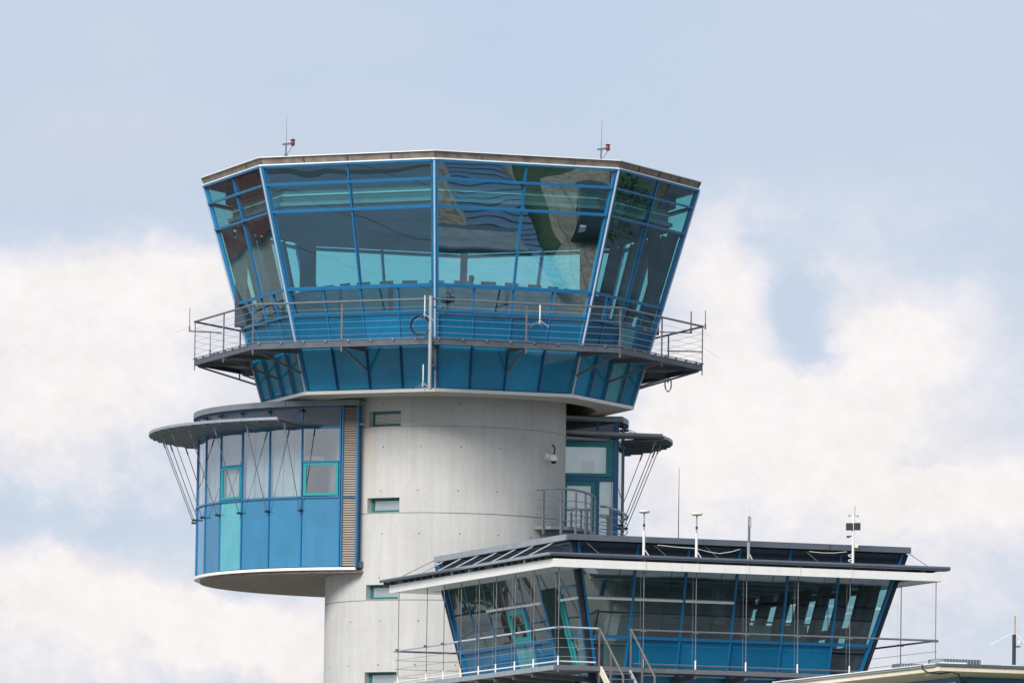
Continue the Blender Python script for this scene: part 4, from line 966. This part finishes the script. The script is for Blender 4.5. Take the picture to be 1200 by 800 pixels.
part('whip', MB().tube(m1+V(.02, 0, 1.3), m1+V(.03, 0, 1.77), .005, 4), WIRE, pa_)
m2 = B(9.92, .34, 17.90)
wm = root('weather_mast', m2, 'white instrument mast with dark twin boxes near the right roof end', 'mast')
part('pole', MB().tube(m2, m2+V(0, 0, 1.52), .038, 10), WHITE, wm)
part('instrument_box', MB().box(m2+V(-.12, 0, 1.16), (.20, .14, .22)), BLACK, wm)
part('instrument_box', MB().box(m2+V(.12, 0, 1.17), (.20, .14, .22)), BLACK, wm)
part('cup_arm', MB().beam(m2+V(-.13, 0, 1.52), m2+V(.13, 0, 1.48), .02, .02), ZINC, wm)
for dx in (-.13, .13): part('wind_cup', MB().sphere(m2+V(dx, 0, 1.50), .035, 8), ZINC, wm)
part('spike', MB().tube(m2+V(.05, 0, 1.5), m2+V(.05, 0, 1.80), .008, 5), DSTEEL, wm)
part('sensor_arm', MB().beam(m2+V(-.2, 0, .86), m2+V(0, 0, .88), .03, .03), BLACK, wm)
part('sensor', MB().box(m2+V(-.15, 0, .85), (.10, .06, .06)), BLACK, wm)
part('junction_box', MB().box(m2+V(.10, 0, .58), (.11, .08, .12)), CREAM, wm)
part('cable', MB().path([m2+V(-.06+.09*math.cos(i*.9), -.02, .04+i*.022) for i in range(16)], .012, 5), WHITE2, wm)
wp = UPT = V(7.85, .5, 0)
single('whip_antenna', MB().tube((8.0, 6.0, 20.0), (8.0, 6.0, 23.0), .018, 6, .008), DSTEEL, 'long thin whip antenna rising behind the low roof between the two disc antennas', 'antenna')
cab_ = MB(); P0 = [(3.6, .66, 18.28), (4.2, .62, 18.24), (4.8, .60, 18.22), (5.3, .56, 18.12), (5.6, .55, 18.09), (6.0, .6, 18.16), (6.3, .66, 18.25)]
cab_.path([B(*p) for p in P0], .010, 5)
single('loose_cable', cab_, WHITE2, 'loose white cable sagging along the front of the low roof', 'cable')
cab_ = MB(); cab_.path([B(8.6, .66, 18.27), B(9.0, .6, 18.24), B(9.4, .6, 18.25), B(9.8, .55, 18.3)], .010, 5)
single('loose_cable', cab_, CREAM, 'short loose cable left of the weather mast', 'cable')
# antenna at far right
p = D(3.25, 2.2, ZR+.0)
fa = root('rod_antenna', p, 'dark pole with tan rod and white stays on the roof at the far right', 'antenna')
part('pole', MB().tube(p, p+V(0, 0, 1.02), .055, 10), BLACK, fa)
part('foot', MB().tube(p, p+V(0, 0, .10), .10, 10, .05), DSTEEL, fa)
part('rod', MB().tube(p+V(.02, 0, 1.02), p+V(.02, 0, 1.55), .024, 8), paint('tan_fibreglass', (.42, .30, .18), .5), fa)
part('stay', MB().tube(p+V(-.05, 0, 1.06), p+V(-.72, -.1, .70), .008, 5), WHITE2, fa)
part('stay', MB().tube(p+V(.05, 0, 1.06), p+V(.34, -.1, .74), .008, 5), WHITE2, fa)
part('small_sensor', MB().lathe(p+V(.16, 0, .72), [(.001, 0), (.03, 0), (.06, .08), (.06, .12), (.001, .13)], 10), WHITE, fa)
part('sensor_arm', MB().beam(p+V(0, 0, .68), p+V(.18, 0, .68), .04, .05), DSTEEL, fa)
hz = MB(); hz.path([D(-.06, 1.1, ZR-.0), D(-.1, 1.0, ZR-.12), D(-.06, .6, ZR-.26), D(.2, .25, ZR-.28), D(.45, .2, ZR-.22), D(.8, .5, ZR-.26), D(1.1, 1.0, ZR-.42), D(1.12, 1.1, ZR-1.2)], .022, 6)
single('hanging_cable', hz, BLACK, 'black cable looping down from the beige eaves', 'cable')

# consoles and one person in the tower cab
for i in range(10):
    t = R_((-4.5+i)*21); r = 4.9; c = V(r*math.sin(t), -r*math.cos(t), 27.08); o = V(math.sin(t), -math.cos(t), 0); tt = V(-o.y, o.x, 0)
    lb = ('flight control console desk inside the cab, %s' % ['at the far left', 'second from the left', 'third from the left', 'behind the left front windows', 'left of the standing person', 'right of the standing person', 'behind the right front windows', 'third from the right', 'second from the right', 'at the far right'][i])
    cn = root('console_desk', c, lb, 'desk', 'control desks round the cab')
    part('desk_body', MB().box(c+V(0, 0, .48), (1.78, .8, .95), (tt, o, V(0, 0, 1))), DARK, cn)
    part('desk_top', MB().box(c+V(0, 0, .985), (1.8, .9, .05), (tt, o, V(0, 0, 1))), SLATE, cn)
    for s in (-.45, .45): part('monitor', MB().box(c+tt*s-o*.2+V(0, 0, 1.10), (.5, .05, .16), (tt, o, V(0, 0, 1))), BLACK, cn)

def person(loc, label):
    r = root('person', loc, label, 'person'); x, y, z = loc
    J = [((0, 0, .95), .15), ((0, 0, 1.15), .14), ((0, 0, 1.38), .15), ((0, 0, 1.50), .065), ((0, -.01, 1.58), .07), ((0, -.02, 1.66), .095), ((0, -.02, 1.74), .075)]
    E_ = [(0, 1), (1, 2), (2, 3), (3, 4), (4, 5), (5, 6)]
    for s in (-1, 1):
        b = len(J)
        J += [((.19*s, 0, 1.42), .06), ((.26*s, .02, 1.15), .045), ((.22*s, -.18, .98), .036), ((.18*s, -.27, .97), .028)]
        E_ += [(2, b), (b, b+1), (b+1, b+2), (b+2, b+3)]
        for f in range(5):
            J += [(((.15+.017*f)*s, -.33-.01*(f % 3), .96), .009), (((.15+.017*f)*s, -.36-.012*(f % 3), .94), .008)]; k = len(J)
            E_ += [(b+3, k-2), (k-2, k-1)]
        b = len(J)
        J += [((.10*s, 0, .85), .10), ((.11*s, -.01, .48), .065), ((.11*s, .02, .08), .045), ((.12*s, -.14, .03), .04)]
        E_ += [(0, b), (b, b+1), (b+1, b+2), (b+2, b+3)]
    m = bpy.data.meshes.new('body'); m.from_pydata([p_ for p_, _ in J], E_, []); m.materials.append(CLOTH)
    o = bpy.data.objects.new('body', m); COL.objects.link(o); o.parent = r
    md = o.modifiers.new('skin', 'SKIN'); md.use_smooth_shade = True
    for i, (_, rr) in enumerate(J): m.skin_vertices[0].data[i].radius = (rr, rr)
    m.skin_vertices[0].data[0].use_root = True
    ms = o.modifiers.new('sub', 'SUBSURF'); ms.levels = ms.render_levels = 1
    hd = MB().lathe(V(x, y-.015, z+1.72), [(.001, .11), (.05, .10), (.088, .05), (.095, -.02), (.08, -.08)], 12)
    part('hair', hd, HAIR, r)
    return r
person((.75, -.3, 27.08), 'dark haired person standing at the desks inside the tower cab, only the head in view')

# ================================================================== GROUND AND WHAT THE GLASS MIRRORS
grass = paint('short_grass', (.070, .095, .035), .9, 0, .35, .5, bump=.3)
ASPH = paint('apron_concrete', (.27, .26, .24), .85, 0, .22, .12)  # unseen apron, toned pale to bounce light up onto the soffits
TARM = paint('blue_grey_tarmac', (.075, .13, .18), .7, 0, .25, .3)
TARL = paint('dark_drainage_joint', (.03, .045, .05), .8, 0, .2)
GRAV = paint('brown_gravel', (.34, .25, .17), .95, 0, .7, 3.5)
SAND = paint('sand_path_surface', (.40, .35, .28), .95, 0, .15, 1)
PAVE = paint('paving_stone', (.42, .33, .24), .9, 0, .4, 3)
SEAM = paint('roof_seam_metal', (.08, .12, .17), .5)
SHED = paint('blue_grey_sheet_roof', (.16, .24, .34), .4, .2, .1, .6)
def sheet(name, pts, z, m_): return struct(name, MB().add([(x, y, z) for x, y in pts], [tuple(range(len(pts)))]), m_)
sheet('ground', [(-6000, -6000), (6000, -6000), (6000, 6000), (-6000, 6000)], 0, grass)
sheet('apron', [(-130, -30), (-10, -30), (75, -30), (260, 60), (260, 260), (60, 260), (20, 60), (-30, 60), (-60, 200), (-130, 200)], .012, ASPH)
sheet('taxiway', [(-110, -95), (-30, -80), (-25, -30.5), (-110, -30.5)], .008, TARM)
sheet('dark_mirror_sheet', [(120, 60), (300, 90), (320, 260), (150, 240)], .017, paint('dark_mirror_tone', (.05, .052, .058), .85, 0, .5, .15))  # unseen dark sheet added to deepen the reflections in the right cab face
# curved drainage channel across the taxiway
pc = [(-88+i*2.0, -58+4.5*math.sin(i*.32)-.25*i) for i in range(24)]
ch = MB()
for a, b in zip(pc[:-1], pc[1:]): ch.add([(a[0], a[1]-.28, .016), (b[0], b[1]-.28, .016), (b[0], b[1]+.28, .016), (a[0], a[1]+.28, .016)], [(0, 1, 2, 3)])
struct('drainage_channel', ch, TARL)
for i in range(9):
    y0 = -70+i*3.6
    struct('tarmac_joint', MB().add([(-95, y0, .0125), (-40, y0+5, .0125), (-40, y0+5.07, .0125), (-95, y0+.07, .0125)], [(0, 1, 2, 3)]), TARL)
def G(px, py): return (49+(px-600)*.037-(py-265)*.055, -63.7+(px-600)*.012+(py-265)*.078)
def gsheet(name, pts, z, m_): return sheet(name, [G(*p) for p in pts][::-1], z, m_)
gsheet('gravel_bed', [(440, 150), (560, 150), (560, 250), (600, 345), (440, 345)], .010, GRAV)
gsheet('sand_path', [(585, 150), (610, 150), (600, 250), (640, 310), (700, 400), (660, 420), (560, 260)], .014, SAND)
gsheet('paved_yard', [(630, 205), (900, 120), (900, 420), (700, 420), (700, 400), (640, 310), (655, 280)], .018, PAVE)
gsheet('lawn', [(612, 150), (680, 150), (630, 205), (655, 280), (640, 290), (605, 250)], .020, grass)
# paving joints
jn = MB()
for i in range(26):
    a, b = G(650+i*9, 215), G(690+i*9, 400); d = Vector((b[0]-a[0], b[1]-a[1], 0)).normalized(); s_ = Vector((-d.y, d.x, 0))*.02
    A1, B1 = V(a[0], a[1], .022), V(b[0], b[1], .022); jn.add([A1-s_, B1-s_, B1+s_, A1+s_], [(0, 1, 2, 3)])
struct('paving_joints', jn, paint('sanded_joint', (.24, .19, .14), .9))
def G2(px, py): return (30.8+(px-690)*.0317-(py-670)*.044, -53.7+(px-690)*.0106+(py-670)*.0587)
EARTH = paint('bare_earth_surface', (.16, .135, .10), .95, 0, .5, .8)
sheet('bare_earth', [G2(*p) for p in ((640, 640), (1200, 640), (1200, 700), (900, 715), (760, 705), (640, 722))][::-1], .015, EARTH)
kp = [G2(*p) for p in ((700, 655), (760, 667), (830, 688), (890, 716), (940, 750), (965, 775))]
kb = MB()
for a, b in zip(kp[:-1], kp[1:]): kb.beam((a[0], a[1], .06), (b[0], b[1], .06), .12, .12)
struct('kerb', kb, WHITE2)
for py in (690, 697, 728):
    a, b = G2(690, py), G2(1000, py+3); struct('pale_streak_strip', MB().beam((a[0], a[1], .03), (b[0], b[1], .03), .05, .04), SAND)  # pale strips added to mirror as light streaks in the low front glass
# shed with a standing seam roof
P4 = [G(505, 180), G(575, 180), G(655, 345), G(560, 345)][::-1]
shd = root('shed', V(P4[0][0], P4[0][1], 0), 'low shed with a blue grey seamed metal roof, mirrored in the right front cab glass', 'shed')
part('wall', MB().prism([(sum(p[0] for p in P4)/4*.06+p[0]*.94, sum(p[1] for p in P4)/4*.06+p[1]*.94) for p in P4], 0, .45), ROOFG, shd)
part('roof', MB().prism(P4, .46, .55), SHED, shd)
for i in range(1, 22):
    f = i/22; a = Vector(P4[0]).lerp(Vector(P4[3]), f) if False else None
    l0 = V(P4[0][0]+(P4[3][0]-P4[0][0])*f, P4[0][1]+(P4[3][1]-P4[0][1])*f, .57); l1 = V(P4[1][0]+(P4[2][0]-P4[1][0])*f, P4[1][1]+(P4[2][1]-P4[1][1])*f, .57)
    part('roof_seam', MB().beam(l0, l1, .022, .03), SEAM, shd)

# cars
def car(loc, rot, body_m, label):
    r = root('parked_car', loc, label, 'car', 'cars parked beside the tower'); ca_, sa_ = math.cos(rot), math.sin(rot)
    def T(x, y, z): return V(loc[0]+x*ca_-y*sa_, loc[1]+x*sa_+y*ca_, loc[2]+z)
    prof = [(-2.2, .35), (-2.25, .62), (-2.15, .92), (-1.5, 1.0), (-.95, 1.06), (.9, 1.02), (1.6, .88), (2.15, .72), (2.25, .45), (2.2, .3)]
    def loft(pr, y0, y1=None):
        b = MB(); n = len(pr); y1 = y1 or y0
        rows = [(-y1, .0), (-y0, .05), (y0, .05), (y1, .0)]
        b.add([T(x, y, z) for y in (-y0, y0) for x, z in pr], [tuple(range(n))[::-1], tuple(range(n, 2*n))]+[(i, (i+1) % n, n+(i+1) % n, n+i) for i in range(n)]); return b
    bd = part('body', loft(prof, .88), body_m, r)
    cab2 = MB(); bt = [T(-1.9, -.80, 1.0), T(1.0, -.80, 1.0), T(1.0, .80, 1.0), T(-1.9, .80, 1.0)]; tp = [T(-1.45, -.62, 1.45), T(.25, -.62, 1.45), T(.25, .62, 1.45), T(-1.45, .62, 1.45)]
    cab2.hexa(bt, tp); part('window_band', cab2, DBAND, r)
    part('roof', MB().hexa([T(-1.46, -.63, 1.452), T(.26, -.63, 1.452), T(.26, .63, 1.452), T(-1.46, .63, 1.452)], [T(-1.35, -.55, 1.50), T(.15, -.55, 1.50), T(.15, .55, 1.50), T(-1.35, .55, 1.50)]), body_m, r)
    for x in (-1.35, 1.4):
        for y in (-.80, .80):
            w = part('wheel', MB().tube(T(x, y-.11, .33), T(x, y+.11, .33), .33, 18), BLACK, r)
            part('rim', MB().tube(T(x, y-.12, .33), T(x, y+.12, .33), .2, 12), SILVER, w)
    for y in (-.65, .65):
        part('headlight', MB().box(T(2.17, y, .68), (.12, .3, .14), (T(1, 0, 0)-T(0, 0, 0), T(0, 1, 0)-T(0, 0, 0), V(0, 0, 1))), WHITE2, r)
        part('tail_light', MB().box(T(-2.2, y, .80), (.10, .3, .16), (T(1, 0, 0)-T(0, 0, 0), T(0, 1, 0)-T(0, 0, 0), V(0, 0, 1))), RED, r)
    return r
CARB = paint('black_car_paint', (.012, .014, .018), .15, 0, .1, spec=.8)
CARR = paint('red_car_paint', (.30, .012, .02), .2, 0, .1, spec=.8)
gx = G(690, 262); car((gx[0], gx[1], .018), 2.2, CARB, 'black car on the paved yard, mirrored in the right front cab glass')
gx = G(740, 228); car((gx[0], gx[1], .018), 2.2, CARR, 'red car beside the black one, mirrored at the right edge of the cab glass')

# unseen pale hall added so the low building's left glass mirrors bright patches
hall = root('reflection_hall', (-118, 132, 0), 'pale low hall added out of view as a bright reflection for the left wall glass', 'hall')
def HL(a, b, z): return V(-118+a*.8-b*.6, 132+a*.6+b*.8, z)
part('wall', MB().hexa([HL(-22, -8, 0), HL(22, -8, 0), HL(22, 8, 0), HL(-22, 8, 0)], [HL(-22, -8, 5.5), HL(22, -8, 5.5), HL(22, 8, 5.5), HL(-22, 8, 5.5)]), WHITE, hall)
part('roof', MB().hexa([HL(-22.5, -8.5, 5.52), HL(22.5, -8.5, 5.52), HL(22.5, 8.5, 5.52), HL(-22.5, 8.5, 5.52)], [HL(-22.5, -1, 7), HL(22.5, -1, 7), HL(22.5, 1, 7), HL(-22.5, 1, 7)]), ROOFG, hall)
for i in range(5): part('door', MB().hexa([HL(-18+i*8, -8.1, 0), HL(-13+i*8, -8.1, 0), HL(-13+i*8, -8.0, 0), HL(-18+i*8, -8.0, 0)], [HL(-18+i*8, -8.1, 4), HL(-13+i*8, -8.1, 4), HL(-13+i*8, -8.0, 4), HL(-18+i*8, -8.0, 4)]), SLATE, hall)

# houses with red roofs, far off to the left behind
BRICK = paint('red_roof_tile', (.17, .055, .045), .9, 0, .3, .6); WALLH = paint('pale_render', (.42, .38, .33), .9, 0, .1)
for i, (x, y, w, l, h, rot) in enumerate(((-262, 338, 14, 26, 6, .5), (-300, 372, 16, 30, 7, .9), (-330, 430, 18, 40, 7, .6), (-278, 390, 12, 22, 6, 1.3), (-390, 500, 26, 60, 9, .5))):
    lb = ('nearest of the red roofed houses mirrored in the far left cab glass', 'second red roofed house behind the nearest, mirrored in the left cab glass', 'long red roofed house mirrored in the upper left cab glass',
          'smallest of the mirrored red roofed houses', 'largest and farthest of the mirrored red roofed houses')[i]
    hs = root('house', (x, y, 0), lb, 'house', 'red roofed houses'); c_, s2 = math.cos(rot), math.sin(rot)
    def H(a, b, z): return V(x+a*c_-b*s2, y+a*s2+b*c_, z)
    part('wall', MB().hexa([H(-w/2, -l/2, 0), H(w/2, -l/2, 0), H(w/2, l/2, 0), H(-w/2, l/2, 0)], [H(-w/2, -l/2, h), H(w/2, -l/2, h), H(w/2, l/2, h), H(-w/2, l/2, h)]), WALLH, hs)
    rp = MB().add([H(-w/2-.5, -l/2-.5, h), H(w/2+.5, -l/2-.5, h), H(w/2+.5, l/2+.5, h), H(-w/2-.5, l/2+.5, h), H(0, -l/2-.5, h+w*.4), H(0, l/2+.5, h+w*.4)], [(3, 2, 1, 0), (0, 4, 5, 3), (1, 2, 5, 4), (0, 1, 4), (2, 3, 5)])
    part('roof', rp, BRICK, hs)
    for q2 in range(4):
        yy = -l/2+l*(q2+.5)/4
        for sx in (-1, 1): part('window', MB().hexa([H(sx*w/2-.05, yy-.7, 1.5), H(sx*w/2+.05, yy-.7, 1.5), H(sx*w/2+.05, yy+.7, 1.5), H(sx*w/2-.05, yy+.7, 1.5)], [H(sx*w/2-.05, yy-.7, 3.2), H(sx*w/2+.05, yy-.7, 3.2), H(sx*w/2+.05, yy+.7, 3.2), H(sx*w/2-.05, yy+.7, 3.2)]), DBAND, hs)

# trees, off to both sides
BARK = paint('bark', (.10, .075, .05), .95, 0, .3, 4)
def leafmat():
    m, t, out = mat('leaf'); oi = nd(t, 'ShaderNodeNewGeometry')
    n = nd(t, 'ShaderNodeTexNoise', {'Vector': oi.outputs['Position'], 'Scale': .9, 'Detail': 3})
    mx = nd(t, 'ShaderNodeMix', {'Factor': n.outputs[0], 'A': (.022, .05, .012, 1), 'B': (.075, .12, .03, 1)}, data_type='RGBA')
    p = nd(t, 'ShaderNodeBsdfPrincipled', {'Base Color': mx.outputs['Result'], 'Roughness': .7}); t.links.new(p.outputs[0], out.inputs[0]); return m
LEAF = leafmat()
def tree_meshes(seed, h):
    rnd = random.Random(seed); tk = MB(); tk.tube((0, 0, 0), (.1, 0, h*.45), .28, 10, .18); tk.tube((.1, 0, h*.44), (0, .1, h*.85), .18, 8, .05)
    ends_ = []
    for i in range(9):
        a = rnd.uniform(0, 2*PI); z = h*rnd.uniform(.28, .7); l = h*rnd.uniform(.18, .3)
        e_ = V(math.cos(a)*l, math.sin(a)*l, z+l*.6); tk.tube((.05, 0, z), e_, .09, 6, .03); ends_.append(e_)
    ends_ += [V(rnd.uniform(-1, 1), rnd.uniform(-1, 1), h*.9) for _ in range(3)]+[V(0, 0, h*.6)]
    lf = MB()
    for e_ in ends_:
        R = h*rnd.uniform(.11, .19)
        for k in range(170):
            d = Vector((rnd.gauss(0, 1), rnd.gauss(0, 1), rnd.gauss(0, 1))).normalized(); p = e_+d*R*rnd.uniform(.45, 1.1); s = rnd.uniform(.12, .26)
            a = Vector((rnd.gauss(0, 1), rnd.gauss(0, 1), rnd.gauss(0, 1))).normalized()*s; b = a.cross(d).normalized()*s*.7
            lf.add([p-a, p+b, p+a, p-b], [(0, 1, 2, 3)])
    return mesh('trunk', tk, BARK), mesh('crown', lf, LEAF, smooth=False)
TM = [tree_meshes(3, 9.5), tree_meshes(8, 7.5)]
def tree(x, y, v, rz, label):
    r = root('tree', (x, y, 0), label, 'tree', 'trees mirrored in the glass'); r.rotation_euler.z = rz
    for nm, m_ in zip(('trunk', 'crown'), TM[v]):
        o = bpy.data.objects.new(nm, m_); COL.objects.link(o); o.parent = r
TL = [(-72, 74, 'left wall of the low building, lowest'), (-79, 84, 'left wall of the low building, beside the open door'), (-88, 92, 'left wall of the low building, behind the sea green window'), (-92, 104, 'left wall of the low building, further back'),
      (-104, 112, 'left wall of the low building, leftmost panes'), (-99, 122, 'left wall of the low building, highest'), (172, 126, 'right cab face, lowest'), (185, 150, 'right cab face, middle'), (204, 150, 'right cab face, right of the middle'), (222, 172, 'right cab face, highest'), (196, 134, 'right cab face, near the corner')]
for i, (x, y, d) in enumerate(TL): tree(x, y, i % 2, i*1.3, 'leafy tree mirrored in the '+d)
